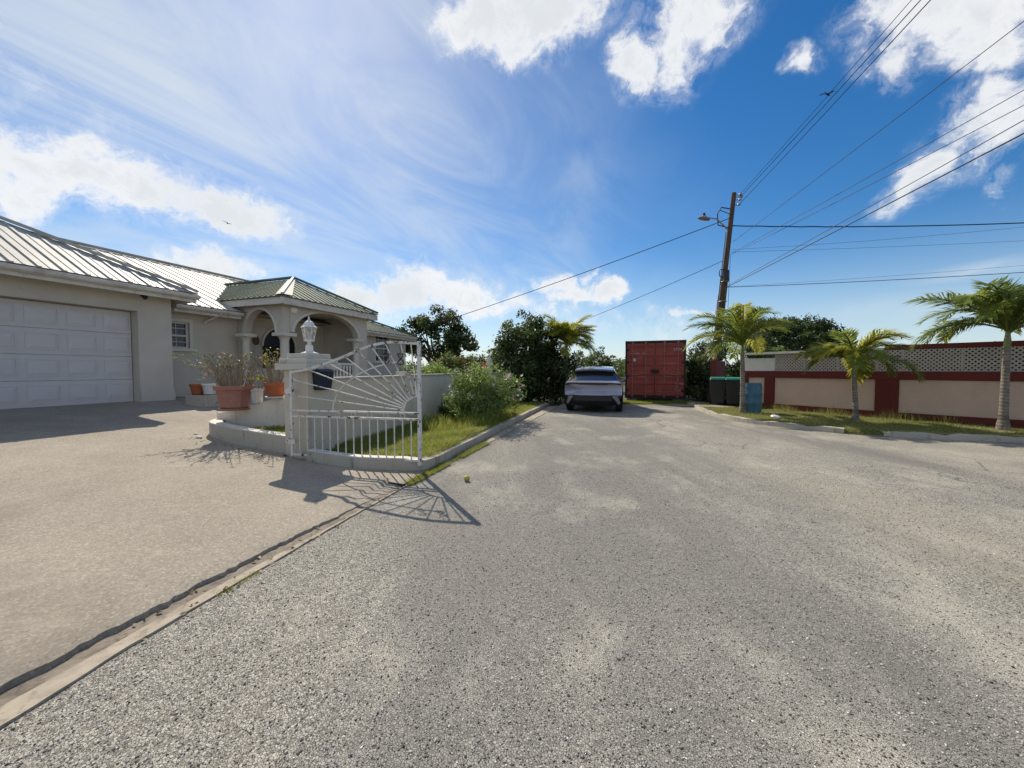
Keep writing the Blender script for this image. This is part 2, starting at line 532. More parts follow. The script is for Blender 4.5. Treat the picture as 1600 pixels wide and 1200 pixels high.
M['car_black'] = paint('car_trim_black', (.02, .02, .024), .5, .1, 8, 0)
M['tail_red'] = paint('tail_lamp', (.06, .012, .02), .15, .1, 8, 0)
M['rim'] = paint('alloy', (.25, .25, .26), .35, .1, 9, 0, metal=.8)
M['chrome'] = paint('satin_silver', (.22, .225, .26), .35, .05, 9, 0, metal=.4)
# foliage
M['leaf_dark'] = leafy('leaf_dark', (.018, .034, .010), (.034, .058, .016), (.062, .092, .026), .22)
M['leaf_tree'] = leafy('leaf_tree', (.034, .06, .017), (.062, .098, .027), (.12, .155, .045), .32)
M['leaf_olive'] = leafy('leaf_olive', (.045, .05, .014), (.085, .083, .022), (.13, .11, .03), .28)
M['leaf_mid'] = leafy('leaf_mid', (.055, .10, .026), (.10, .165, .045), (.19, .25, .085), .40)
M['leaf_bright'] = leafy('leaf_bright', (.085, .155, .03), (.145, .23, .045), (.25, .33, .085), .42)
M['leaf_yellow'] = leafy('leaf_yellow', (.10, .12, .02), (.19, .19, .03), (.30, .26, .05), .38)
M['frond'] = leafy('palm_leaflet', (.085, .125, .022), (.15, .20, .035), (.26, .30, .06), .46, .45)
M['frond_yellow'] = leafy('palm_leaflet_yellow', (.15, .185, .024), (.26, .28, .036), (.42, .40, .08), .5, .45)
M['frond_dark'] = leafy('palm_leaflet_dark', (.065, .105, .026), (.115, .165, .04), (.21, .25, .075), .44, .45)
M['grass'] = leafy('grass_blade', (.10, .14, .024), (.20, .245, .042), (.32, .33, .08), .42, .6)
M['grass_dry'] = leafy('grass_blade_dry', (.11, .145, .035), (.19, .225, .06), (.34, .33, .12), .38, .6)
M['pink'] = paint('pink_petal', (.72, .36, .38), .6, .1, 9, 0)
M['pale_petal'] = paint('pale_petal', (.78, .66, .62), .6, .1, 9, 0)
M['orange_petal'] = paint('orange_petal', (.62, .13, .02), .6, .1, 9, 0)
M['fruit'] = paint('fruit_skin', (.38, .36, .08), .5, .2, 14, .1)
M['white_plastic'] = paint('white_plastic', (.75, .75, .73), .5, .05, 9, 0)
M['bird'] = paint('dark_feather', (.03, .028, .028), .8, .3, 30, 0)
M = {k: (v.m if isinstance(v, Mat) else v) for k, v in M.items()}


# ------------------------------------------------------------------ mesh helpers
class MB:
    def __init__(s):
        s.v, s.f = [], []

    def add(s, vs, fs):
        o = len(s.v)
        s.v.extend(tuple(x) for x in vs)
        s.f.extend(tuple(i + o for i in f) for f in fs)
        return s

    def hexa(s, p):
        """8 corners: bottom ring 0-3, top ring 4-7"""
        return s.add(p, [(0, 3, 2, 1), (4, 5, 6, 7), (0, 1, 5, 4), (1, 2, 6, 5), (2, 3, 7, 6), (3, 0, 4, 7)])

    def box(s, x0, x1, y0, y1, z0, z1):
        return s.hexa([(x0, y0, z0), (x1, y0, z0), (x1, y1, z0), (x0, y1, z0), (x0, y0, z1), (x1, y0, z1), (x1, y1, z1), (x0, y1, z1)])

    def prism(s, pts, z0, z1):
        """pts 2D counter-clockwise; z0/z1 numbers or functions of (x, y)"""
        n = len(pts)
        f0 = z0 if callable(z0) else (lambda x, y: z0)
        f1 = z1 if callable(z1) else (lambda x, y: z1)
        vs = [(x, y, f0(x, y)) for x, y in pts] + [(x, y, f1(x, y)) for x, y in pts]
        fs = [tuple(range(n - 1, -1, -1)), tuple(range(n, 2 * n))]
        fs += [(i, (i + 1) % n, n + (i + 1) % n, n + i) for i in range(n)]
        return s.add(vs, fs)

    def beam(s, a, b, w, h, up=(0, 0, 1)):
        """square bar from a to b"""
        a, b = Vector(a), Vector(b)
        t = (b - a).normalized()
        u = Vector(up)
        if abs(t.dot(u)) > .99:
            u = Vector((1, 0, 0))
        x = t.cross(u).normalized() * (w / 2)
        y = x.cross(t).normalized() * (h / 2)
        return s.hexa([a - x - y, a + x - y, b + x - y, b - x - y, a - x + y, a + x + y, b + x + y, b - x + y])

    def tube(s, pts, r, n=8, cap=True):
        pts = [Vector(p) for p in pts]
        rs = r if isinstance(r, (list, tuple)) else [r] * len(pts)
        prev = None
        rings = []
        for i, p in enumerate(pts):
            t = (pts[min(i + 1, len(pts) - 1)] - pts[max(i - 1, 0)])
            t = t.normalized() if t.length > 1e-9 else Vector((0, 0, 1))
            if prev is None:
                u = Vector((0, 0, 1)) if abs(t.z) < .9 else Vector((1, 0, 0))
                prev = t.cross(u).normalized()
            else:
                prev = (prev - t * prev.dot(t))
                prev = prev.normalized() if prev.length > 1e-6 else t.orthogonal().normalized()
            w = t.cross(prev)
            rings.append([p + (prev * math.cos(2 * math.pi * k / n) + w * math.sin(2 * math.pi * k / n)) * rs[i] for k in range(n)])
        vs = [v for ring in rings for v in ring]
        fs = []
        for i in range(len(pts) - 1):
            for k in range(n):
                fs.append((i * n + k, i * n + (k + 1) % n, (i + 1) * n + (k + 1) % n, (i + 1) * n + k))
        if cap:
            fs.append(tuple(range(n - 1, -1, -1)))
            fs.append(tuple(range((len(pts) - 1) * n, len(pts) * n)))
        return s.add(vs, fs)

    def lathe(s, prof, n=16, c=(0, 0, 0), rot=0.0, cap=True):
        vs = []
        for r, z in prof:
            for k in range(n):
                a = 2 * math.pi * k / n + rot
                vs.append((c[0] + r * math.cos(a), c[1] + r * math.sin(a), c[2] + z))
        fs = []
        for i in range(len(prof) - 1):
            for k in range(n):
                fs.append((i * n + k, i * n + (k + 1) % n, (i + 1) * n + (k + 1) % n, (i + 1) * n + k))
        if cap:
            fs.append(tuple(range(n - 1, -1, -1)))
            fs.append(tuple(range((len(prof) - 1) * n, len(prof) * n)))
        return s.add(vs, fs)

    def mesh(s, name, mat, off=(0, 0, 0), smooth=False):
        me = bpy.data.meshes.new(name)
        o = Vector(off)
        me.from_pydata([Vector(v) - o for v in s.v], [], s.f)
        me.materials.append(mat)
        if smooth:
            me.polygons.foreach_set('use_smooth', [True] * len(me.polygons))
        me.update()
        return me

    def build(s, name, mat, parent=None, off=(0, 0, 0), smooth=False, bevel=0.0, kind=None, label=None):
        o = bpy.data.objects.new(name, s.mesh(name, mat, off, smooth))
        col.objects.link(o)
        if parent is not None:
            o.parent = parent
        if bevel:
            b = o.modifiers.new('edge', 'BEVEL')
            b.width = bevel; b.segments = 2; b.limit_method = 'ANGLE'; b.angle_limit = R(40)
        if smooth:
            try:
                e = o.modifiers.new('split', 'EDGE_SPLIT'); e.split_angle = R(42)
            except Exception:
                pass
        if kind:
            o['kind'] = kind
        if label:
            o['label'] = label
        return o


def tag(o, label, cat, group=None):
    o['label'] = label; o['category'] = cat
    if group:
        o['group'] = group
    return o


def thing(name, label, cat, loc=(0, 0, 0), rotz=0.0, group=None):
    o = bpy.data.objects.new(name, None)
    o.empty_display_size = .1
    col.objects.link(o)
    o.location = loc
    o.rotation_euler = (0, 0, rotz)
    return tag(o, label, cat, group)


def inst(name, me, parent=None, loc=(0, 0, 0), rot=(0, 0, 0), scale=(1, 1, 1)):
    o = bpy.data.objects.new(name, me)
    col.objects.link(o)
    o.parent = parent
    o.location = loc; o.rotation_euler = rot; o.scale = scale
    return o


def copy_tree(o, parent=None):
    c = o.copy()
    col.objects.link(c)
    c.parent = parent
    for ch in list(o.children):
        copy_tree(ch, c)
    return c


def np_mesh(name, verts, faces_flat, nside, mat, parent=None, kind=None, smooth=False):
    """fast mesh of n-gons that all have nside corners"""
    me = bpy.data.meshes.new(name)
    nv = len(verts); nf = len(faces_flat) // nside
    me.vertices.add(nv)
    me.vertices.foreach_set('co', np.ascontiguousarray(verts, dtype=np.float32).ravel())
    me.loops.add(nf * nside)
    me.loops.foreach_set('vertex_index', np.ascontiguousarray(faces_flat, dtype=np.int32))
    me.polygons.add(nf)
    me.polygons.foreach_set('loop_start', np.arange(0, nf * nside, nside, dtype=np.int32))
    me.update(calc_edges=True)
    me.materials.append(mat)
    if smooth:
        me.polygons.foreach_set('use_smooth', np.ones(nf, dtype=bool))
    o = bpy.data.objects.new(name, me)
    col.objects.link(o)
    o.parent = parent
    if kind:
        o['kind'] = kind
    return o


def unit(a):
    return a / np.maximum(np.linalg.norm(a, axis=1, keepdims=True), 1e-9)


def leaves(name, cen, nrm, size, mat, parent=None, aspect=.45, droop=.0, kind=None, jitter=.9):
    """one folded leaf (two triangles' worth of quad) per centre"""
    n = len(cen)
    nrm = unit(nrm + rng.normal(0, jitter, (n, 3)))
    t = unit(np.cross(nrm, rng.normal(0, 1, (n, 3))))
    t[:, 2] -= droop
    t = unit(t)
    b = unit(np.cross(nrm, t))
    s = size * rng.uniform(.7, 1.3, (n, 1))
    base = cen - t * s * .5
    tip = cen + t * s * .5 - nrm * s * .12
    l = cen + b * s * aspect * .5 + nrm * s * .06
    r = cen - b * s * aspect * .5 + nrm * s * .06
    v = np.stack([base, r, tip, l], 1).reshape(-1, 3)
    return np_mesh(name, v, np.arange(n * 4), 4, mat, parent, kind)


def clump_points(clumps, per, shell=.30):
    """leaf centres and outward normals for a list of (centre, radius)"""
    cs, ns = [], []
    for (c, r) in clumps:
        k = max(6, int(per * r * r))
        d = unit(rng.normal(0, 1, (k, 3)))
        rad = r * (shell + (1 - shell) * rng.random((k, 1))) * rng.uniform(.85, 1.12, (k, 1))
        p = np.array(c) + d * rad * np.array([1, 1, .82])
        cs.append(p); ns.append(d + np.array([0, 0, .55]))
    return np.concatenate(cs), np.concatenate(ns)


def crown_clumps(c, rad, n, r0, r1, fill=.35, floor=None):
    """clumps spread through an ellipsoid, most of them near its skin"""
    out = []
    while len(out) < n:
        d = Vector((random.gauss(0, 1), random.gauss(0, 1), random.gauss(0, 1))).normalized()
        k = random.uniform(fill, 1.0) ** .6
        p = (c[0] + d.x * rad[0] * k, c[1] + d.y * rad[1] * k, c[2] + d.z * rad[2] * k)
        if floor is not None and p[2] < floor:
            continue
        out.append((p, random.uniform(r0, r1)))
    return out


def limbs(root, base, clumps, mat, r=.16, name='trunk', top=None, forks=9):
    """tapered trunk with limbs that run out to some of the clumps"""
    mb = MB()
    base = Vector(base)
    top = Vector(top) if top else base + Vector((0, 0, 1.6))
    mid = (base + top) / 2 + Vector((random.uniform(-.1, .1), random.uniform(-.1, .1), 0))
    mb.tube([base - Vector((0, 0, .1)), base + Vector((0, 0, .15)), mid, top], [r * 1.35, r * 1.1, r * .9, r * .75], 10)
    for (c, rr) in random.sample(clumps, min(forks, len(clumps))):
        c = Vector(c)
        a = top - (top - base) * random.uniform(0, .35)
        m1 = a.lerp(c, .5) + Vector((random.uniform(-.2, .2), random.uniform(-.2, .2), random.uniform(0, .25)))
        mb.tube([a, m1, c], [r * .42, r * .22, r * .06], 5)
    return mb.build(name, mat, root, smooth=True)


# ------------------------------------------------------------------ the plot's own axes: v to the right across the road, u along it
TH = math.atan(208 / 601.0)
SN, CS = math.sin(TH), math.cos(TH)


def W(v, u, z=None):
    x, y = u * SN + v * CS, u * CS - v * SN
    return (x, y) if z is None else (x, y, z)


def UV(x, y):
    return x * CS - y * SN, x * SN + y * CS       # v, u


def drive_z(v):
    s = min(1.0, max(0.0, (-2.75 - v) / 9.0))
    return .05 + .57 * s ** 1.6


def interp(x, xs, ys):
    return float(np.interp(x, xs, ys))


def in_poly(px, py, poly):
    """vectorised point-in-polygon"""
    px, py = np.asarray(px), np.asarray(py)
    inside = np.zeros(px.shape, bool)
    n = len(poly)
    j = n - 1
    for i in range(n):
        xi, yi = poly[i]; xj, yj = poly[j]
        c = ((yi > py) != (yj > py)) & (px < (xj - xi) * (py - yi) / (yj - yi + 1e-12) + xi)
        inside ^= c
        j = i
    return inside


def smooth_line(pts, n=6):
    """Catmull-Rom through 2D points"""
    out = []
    P = [pts[0]] + list(pts) + [pts[-1]]
    for i in range(1, len(P) - 2):
        p0, p1, p2, p3 = (np.array(P[k], float) for k in (i - 1, i, i + 1, i + 2))
        for k in range(n):
            t = k / n
            q = .5 * ((2 * p1) + (-p0 + p2) * t + (2 * p0 - 5 * p1 + 4 * p2 - p3) * t * t + (-p0 + 3 * p1 - 3 * p2 + p3) * t ** 3)
            out.append(tuple(q))
    out.append(tuple(pts[-1]))
    return out


def offset_line(line, d):
    """shift a 2D polyline sideways (left of its direction is positive)"""
    out = []
    for i, p in enumerate(line):
        a = np.array(line[max(i - 1, 0)]); b = np.array(line[min(i + 1, len(line) - 1)])
        t = b - a
        t = t / (np.linalg.norm(t) + 1e-9)
        out.append((p[0] - t[1] * d, p[1] + t[0] * d))
    return out


def strip_solid(mb, a, b, z0, z1, wob=0.0):
    """solid that follows two polylines (left a, right b)"""
    n = len(a)
    f0 = z0 if callable(z0) else (lambda i, x, y: z0)
    f1 = z1 if callable(z1) else (lambda i, x, y: z1)
    vs = []
    for i in range(n):
        w = random.uniform(-wob, wob)
        w2 = random.uniform(-wob, wob)
        vs += [(a[i][0], a[i][1], f0(i, *a[i])), (b[i][0], b[i][1], f0(i, *b[i])), (b[i][0] + w2, b[i][1] + w2, f1(i, *b[i]) + w), (a[i][0], a[i][1], f1(i, *a[i]) + w2)]
    fs = [(0, 3, 2, 1)]
    for i in range(n - 1):
        o, q = i * 4, i * 4 + 4
        fs += [(o, o + 1, q + 1, q), (o + 1, o + 2, q + 2, q + 1), (o + 2, o + 3, q + 3, q + 2), (o + 3, o, q, q + 3)]
    o = (n - 1) * 4
    fs.append((o, o + 1, o + 2, o + 3))
    mb.add(vs, fs)


def grass_patch(name, poly, zf, count, h0, h1, mat, lean=.5, width=.006, density=None, kind='stuff', clump=0.0):
    xs = [p[0] for p in poly]; ys = [p[1] for p in poly]
    P = np.zeros((0, 2))
    while len(P) < count:
        q = np.stack([rng.uniform(min(xs), max(xs), count * 2), rng.uniform(min(ys), max(ys), count * 2)], 1)
        k = in_poly(q[:, 0], q[:, 1], poly)
        if density is not None:
            k &= rng.random(len(q)) < density(q[:, 0], q[:, 1])
        P = np.concatenate([P, q[k]])
    P = P[:count]
    z = zf(P[:, 0], P[:, 1]) if callable(zf) else np.full(count, zf)
    base = np.column_stack([P, z])
    h = rng.uniform(h0, h1, (count, 1))
    if clump:
        nz = np.sin(P[:, 0] * 3.1 + np.sin(P[:, 1] * 2.3) * 1.7) * np.sin(P[:, 1] * 3.7 + np.sin(P[:, 0] * 2.9) * 1.3)
        h = h * (1 + clump * nz[:, None])
    a = rng.uniform(0, 2 * math.pi, count)
    d = np.column_stack([np.cos(a), np.sin(a), np.zeros(count)])
    l = rng.normal(0, lean, (count, 2))
    tip = base + np.column_stack([l * h, h[:, 0]])
    w = width * rng.uniform(.6, 1.5, (count, 1))
    v = np.stack([base - d * w, base + d * w, tip], 1).reshape(-1, 3)
    return np_mesh(name, v, np.arange(count * 3), 3, mat, None, kind)


# ================================================================== THE SETTING
def flat(name, poly, z, mat, kind='structure', cuts=0):
    me = bpy.data.meshes.new(name)
    bm = bmesh.new()
    f = z if callable(z) else (lambda x, y: z)
    bm.faces.new([bm.verts.new((x, y, f(x, y))) for x, y in poly])
    bmesh.ops.triangulate(bm, faces=bm.faces[:])
    bm.normal_update()
    if sum(q.normal.z for q in bm.faces) < 0:
        bmesh.ops.reverse_faces(bm, faces=bm.faces[:])
    bm.to_mesh(me); bm.free()
    me.materials.append(mat)
    o = bpy.data.objects.new(name, me)
    col.objects.link(o)
    o['kind'] = kind
    return o


g = MB().add([(-2500, -2500, -.09), (2500, -2500, -.09), (2500, 2500, -.09), (-2500, 2500, -.09)], [(0, 1, 2, 3)]).build('ground', M['ground'], kind='structure')

US = [-15, -4, 0, .72, 1.15, 1.89, 2.87, 4.04, 5.0, 5.99, 7.2, 8.42, 10, 12.18, 14.5]
road_v = lambda u: interp(u, [-15, .72, 1.15, 1.89, 2.87, 4.04, 5.99, 8.42, 12.18, 15], [-2.2, -2.36, -2.44, -2.52, -2.62, -2.70, -2.79, -2.87, -3.03, -3.12])
lip_v = lambda u: interp(u, [-15, .8, 1.6, 2.5, 4.1], [-2.55, -2.61, -2.69, -2.73, -2.79])
kerb_v = lambda u: interp(u, [4.67, 7, 11.2, 14.5], [-2.82, -3.02, -3.33, -3.5])

KERB_R = smooth_line([(6.95, 15.2), (6.77, 14.23), (6.27, 12.52), (6.05, 10.95), (6.44, 9.63), (7.28, 8.40)], 6)
KERB_R2 = smooth_line([(7.80, 8.02), (8.43, 7.76), (9.83, 7.36), (13, 6.6), (25, 4.4)], 6)
road_poly = [W(road_v(u), u) for u in US] + [(2.3, 17.6), (4.4, 17.6), (4.9, 16.3), (6.9, 15.3)] + KERB_R[1:] + KERB_R2 + [(25, -15)]
flat('road', road_poly, 0.0, M['asphalt'])

mb = MB()
gl = [W((lip_v(u) - .10 if u < 4.3 else kerb_v(max(u, 4.67)) - .03), u) for u in US]
gr = [W(road_v(u), u) for u in US]
UF = list(np.linspace(-15, 0, 12)) + list(np.linspace(.2, 14.5, 150))
chan = lambda u: (lip_v(u) + .115 - .02 * max(0, u - 2.5)) if u < 4.2 else kerb_v(max(u, 4.67)) + .03
gl = [W((lip_v(u) - .10 if u < 4.3 else kerb_v(max(u, 4.67)) - .03), u) for u in UF]
gm_ = [W(min(chan(u), road_v(u) - .02) + random.uniform(-.004, .004), u) for u in UF]
gr = [W(road_v(u) + random.uniform(-.005, .005), u) for u in UF]
strip_solid(mb, gl, gm_, -.08, lambda i, x, y: .003)
mb.build('gutter_channel', M['channel'], kind='structure')
mb = MB()
strip_solid(mb, gm_, gr, -.08, lambda i, x, y: .012, .002)
mb.build('gutter', M['gutter'], kind='structure')

# driveway slab, rising from a lip on the gutter to the garage door
mb = MB()


def slab(vs_, ulo, uend, nu):
    vv = []
    for v in vs_:
        for j in range(nu + 1):
            u = ulo + (uend(v) - ulo) * j / nu
            vj = v
            z = drive_z(v)
            if v > -2.9:
                vj = lip_v(u) + (v + 2.60) + .006 * math.sin(u * 5.1) + .006 * math.sin(u * 13.7 + 1) + (.008 * math.sin(u * 41 + 2 * math.sin(u * 17)) + random.uniform(-.007, .007)) * (v > -2.65)
                z = (.036 if v < -2.61 else .024 if v < -2.585 else -.05) + (.012 * max(0, min(1, (3 - u) / 3)) if v < -2.585 else 0) - .03 * max(0, (u - 2.6) / 1.4) * (v < -2.585)
            x, y = W(vj, u)
            vv.append((x, y, z))
    n = nu + 1
    mb.add(vv, [(i * n + j, i * n + j + 1, (i + 1) * n + j + 1, (i + 1) * n + j) for i in range(len(vs_) - 1) for j in range(nu)])


ue = lambda v: interp(v, [-5.12, -2.73], [4.27, 3.95])
slab([-2.572, -2.58, -2.60, -2.66, -2.75] + list(np.linspace(-3.0, -5.12, 8)), -12, ue, 420)
slab(list(np.linspace(-5.12, -13.3, 26)), -12, lambda v: 9.9, 22)
mb.build('driveway', M['driveway'], kind='structure', smooth=True)
flat('apron', [W(-5.12, 4.20), W(-2.72, 3.88), W(-2.76, 4.2), W(-2.82, 4.72), (-1.5, 5.25), (-2.1, 5.3), (-2.95, 5.57), (-3.3, 5.75)],
     lambda x, y: drive_z(UV(x, y)[0]) - .022, M['driveway'])

# kerbs
line = smooth_line([(-2.98, 5.52), (-2.55, 5.36), (-2.1, 5.25), (-1.55, 5.20), (-1.22, 5.24), W(-2.84, 4.9)] + [W(kerb_v(u), u) for u in (5.6, 7, 9, 11.2, 12.8, 14.5)], 6)
inner = offset_line(line, .15)
ztop = lambda i, x, y: interp(x + .0 * y, [-3, -2.1, -1.5, -1.0, -.5], [.235, .19, .185, .14, .13])
mb = MB(); strip_solid(mb, line, inner, -.06, ztop, .006)
mb.build('kerb', M['kerb'], kind='structure')
k = 24
mb = MB(); strip_solid(mb, offset_line(line[:k], .012), offset_line(line[:k], .14), .1, lambda i, x, y: ztop(i, x, y) + .012)
mb.build('kerb_top', M['kerb_white'], kind='structure')
for nm, ln in (('kerb', KERB_R), ('kerb', KERB_R2)):
    mb = MB()
    strip_solid(mb, offset_line(ln, -.0), offset_line(ln, .15), -.06, lambda i, x, y: .105 - .03 * (math.sin(i * 1.7) > .8), .016)
    mb.build(nm, M['kerb'], kind='structure')

# turf beds
LAWN = [(-2.95, 5.66), (-2.5, 5.52), (-2.1, 5.40), (-1.5, 5.35), (-1.2, 5.42)] + [W(kerb_v(u) - .14, u) for u in (5.4, 7, 9, 11.2, 14.5)] + [(-.9, 14.4), (-1.85, 10.8), (-2.45, 8.7), (-3.1, 6.3)]
lawn_z = lambda x, y: .15 - .03 * min(1, max(0, (x + 3) / 2))
flat('lawn', LAWN, lambda x, y: lawn_z(x, y), M['lawn_soil'])
WALLQ = smooth_line([(7.75, 14.9), (8.15, 13.9), (8.68, 13.01), (9.96, 10.65), (11.51, 8.61), (13.6, 6.3), (17.5, 3.4)], 8)
VERGE = offset_line(KERB_R, .13) + [(7.62, 8.25)] + offset_line(KERB_R2, .13) + [(25.5, 6.5), (17.8, 3.9)][:1] + [(17.4, 5.2)] + WALLQ[::-1][4:] + [(7.6, 16.4), (7.2, 16.0)]
flat('verge', VERGE, .085, M['verge'])
MB().add([(7.26, 8.40, .004), (7.86, 7.95, .004), (7.98, 8.12, .088), (7.66, 8.27, .088), (7.40, 8.56, .088), (7.05, 8.75, .02)], [(0, 1, 2, 3, 4), (0, 4, 5)]).build('kerb_gap', M['verge'], kind='structure')
flat('footpath', [(6.98, 15.0), (6.86, 14.3), (6.62, 13.35), (7.25, 13.2), (7.75, 13.3), (7.9, 14.4), (7.6, 15.6), (7.2, 15.6)], .11, M['gutter'])
flat('shoulder', [(4.4, 16.0), (5.6, 15.3), (6.9, 14.6), (7.3, 15.6), (8.0, 16.6), (5.2, 17.4), (4.6, 17.2)], .012, M['sand'])
flat('yard', [W(-5.2, 6.9), W(-5.4, 14.5), W(-5.8, 26), W(-25, 26), W(-25, 9.6), W(-12.6, 9.6), W(-8.6, 8.6), W(-7.6, 6.1), W(-6.9, 5.4)],
     lambda x, y: drive_z(UV(x, y)[0]) + .03, M['soil'])


# planter bed beside the drive
planter = thing('planter', 'low curved concrete planter between the driveway and the gate pillar', 'planter', (-4.5, 6.6, .2))
OFFP = (-4.5, 6.6, .2)
pl = smooth_line([(-3.46, 5.84), (-4.4, 6.22), (-5.0, 6.52), (-5.36, 6.78), (-5.58, 7.15), (-5.66, 7.7), (-5.66, 8.6)], 6)
pli = offset_line(pl, -.20)
pz = lambda i, x, y: interp(x, [-5.6, -5.3, -3.4], [.47, .465, .375])
mb = MB(); strip_solid(mb, pl, pli, -.05, pz, .004)
mb.build('low_kerb', M['kerb'], planter, OFFP)
mb = MB(); strip_solid(mb, offset_line(pl, -.008), offset_line(pl, -.192), .2, lambda i, x, y: pz(i, x, y) + .012)
mb.build('kerb_top', M['kerb_white'], planter, OFFP)
rl = smooth_line([(-5.56, 7.22), (-5.1, 7.10), (-4.6, 7.08), (-4.1, 7.0), (-3.6, 6.62), (-3.3, 6.2)], 6)
mb = MB(); strip_solid(mb, rl, offset_line(rl, .26), -.05, lambda i, x, y: interp(x, [-5.5, -5.1, -4.75, -4.4, -3.3], [.60, .66, .77, .865, .88]), .003)
mb.build('retaining_wall', M['grey_wall'], planter, OFFP)
mb = MB(); mb.prism([(-5.45, 7.1), (-5.15, 6.7), (-4.4, 6.3), (-3.5, 5.95), (-3.35, 6.2), (-3.6, 6.5), (-4.1, 6.9), (-4.6, 7.0), (-5.1, 7.03)], .0, .35)
mb.build('soil', M['soil'], planter, OFFP)
mb = MB().box(-.36, .36, -.22, .22, 0, .30)
bx = thing('planter_box', 'rough grey concrete trough beside the house wall with two pots on it', 'trough', (*W(-10.55, 6.65), .47), R(-16))
mb.build('trough', M['kerb'], bx, bevel=.015)
MB().box(-.30, .30, -.16, .16, .30, .306).build('soil', M['soil'], bx)


# ================================================================== LARGE STRUCTURE: the house
HB = (-12.8, 6.6, .45)
house = thing('house', 'cream bungalow with metal roof, double garage and arched porch', 'house', (*W(HB[0], HB[1]), HB[2]), -TH)


def hb(mb, name, mat, parent=None, **kw):
    """builds in plot coordinates (v, u, z) as a part of the house"""
    return mb.build(name, mat, parent or house, HB, **kw)


def wall_with_holes(mb, v0, v1, u0, u1, z0, z1, holes):
    """wall along u; holes = (ua, ub, za, zb), in order"""
    u = u0
    for (a, b, c, d) in holes:
        mb.box(v0, v1, u, a, z0, z1)
        if c > z0:
            mb.box(v0, v1, a, b, z0, c)
        if d < z1:
            mb.box(v0, v1, a, b, d, z1)
        u = b
    mb.box(v0, v1, u, u1, z0, z1)


# masonry
mb = MB()
wall_with_holes(mb, -13.05, -12.8, 6.45, 18.6, .3, 3.24, [(6.8, 7.7, 2.03, 2.80), (16.03, 17.12, 1.82, 3.18)])
mb.box(-22.4, -22.2, 6.45, 18.6, .3, 3.24)
mb.box(-22.2, -13.05, 18.4, 18.6, .3, 3.24)
hb(mb, 'wall', M['wall'])
mb = MB()
wall_with_holes(mb, -12.08, -11.75, -1.5, 6.66, .3, 3.32, [(1.05, 5.95, .3, 2.84)])
mb.box(-19.0, -12.08, 6.42, 6.66, .3, 3.32)
mb.box(-19.2, -12.08, -1.5, -1.3, .3, 3.32)
hb(mb, 'garage_wall', M['wall'])
for q in ((-11.748, -11.72, 5.953, 6.68, .3, .86), (-11.748, -11.72, -1.5, 1.047, .3, .86), (-12.798, -12.77, 6.69, 9.1, .3, .95), (-12.798, -12.77, 12.96, 18.62, .3, .95)):
    hb(MB().box(*q), 'plinth', M['wall'])

# garage door: four sections, each with eight raised panels
gd = hb(MB().box(-12.06, -12.03, 1.06, 5.94, .60, 2.83), 'garage_door', M['door_white'])
rows = [(.62, 1.165), (1.172, 1.72), (1.727, 2.275), (2.282, 2.825)]
for (z0, z1) in rows:
    hb(MB().box(-12.029, -12.005, 1.065, 5.935, z0, z1), 'door_section', M['door_white'], gd, bevel=.006)
pm = MB()
a, b, c = .225, .165, .013
pm.add([(0, -a, -b), (0, a, -b), (0, a, b), (0, -a, b), (.003, -a + .012, -b + .012), (.004, a - .012, -b + .012), (.004, a - .012, b - .012), (.003, -a + .012, b - .012),
        (c, -a + .055, -b + .055), (c, a - .055, -b + .055), (c, a - .055, b - .055), (c, -a + .055, b - .055)],
       [(0, 1, 5, 4), (1, 2, 6, 5), (2, 3, 7, 6), (3, 0, 4, 7), (4, 5, 9, 8), (5, 6, 10, 9), (6, 7, 11, 10), (7, 4, 8, 11), (8, 9, 10, 11)])
# moulded frame round every panel so it reads as raised
for (y0, y1, z0, z1) in ((-a, a, b, b + .02), (-a, a, -b - .02, -b), (-a - .02, -a, -b - .02, b + .02), (a, a + .02, -b - .02, b + .02)):
    pm.box(0, .009, y0, y1, z0, z1)
pme = pm.mesh('raised_panel', M['door_white'])
for (z0, z1) in rows:
    for k in range(8):
        inst('raised_panel', pme, gd, (-12.004 - HB[0], 5.665 - k * .608 - HB[1], (z0 + z1) / 2 - HB[2]))
# threshold seal
hb(MB().box(-12.02, -11.99, 1.06, 5.94, .575, .618), 'door_seal', M['rubber'], gd)


# windows: sash frames with glazing bars
def window(u0, u1, z0, z1, v, cols, rws, mid):
    f = MB(); w = .05
    f.box(v - .14, v - .06, u0, u0 + w, z0, z1); f.box(v - .14, v - .06, u1 - w, u1, z0, z1)
    f.box(v - .14, v - .06, u0 + w, u1 - w, z1 - w, z1); f.box(v - .14, v - .06, u0 + w, u1 - w, z0, z0 + w)
    zm = z0 + (z1 - z0) * mid
    f.box(v - .13, v - .055, u0 + w, u1 - w, zm - .025, zm + .025)
    fr = hb(f, 'window', M['frame_white'])
    hb(MB().box(v - .11, v - .10, u0 + w, u1 - w, z0 + w, z1 - w), 'pane', M['glass'], fr)
    for k in range(1, cols):
        uu = u0 + (u1 - u0) * k / cols
        hb(MB().box(v - .098, v - .082, uu - .009, uu + .009, z0 + w, z1 - w), 'glazing_bar', M['frame_white'], fr)
    for zz in rws:
        hb(MB().box(v - .099, v - .083, u0 + w, u1 - w, zz - .009, zz + .009), 'glazing_bar', M['frame_white'], fr)
    s = MB()
    t = .09
    s.box(v + .002, v + .022, u0 - t, u0, z0, z1 + t); s.box(v + .002, v + .022, u1, u1 + t, z0, z1 + t); s.box(v + .002, v + .022, u0, u1, z1, z1 + t)
    hb(s, 'window_surround', M['trim'], fr)
    hb(MB().box(v + .001, v + .09, u0 - .16, u1 + .16, z0 - .09, z0), 'sill', M['trim'], fr, bevel=.012)


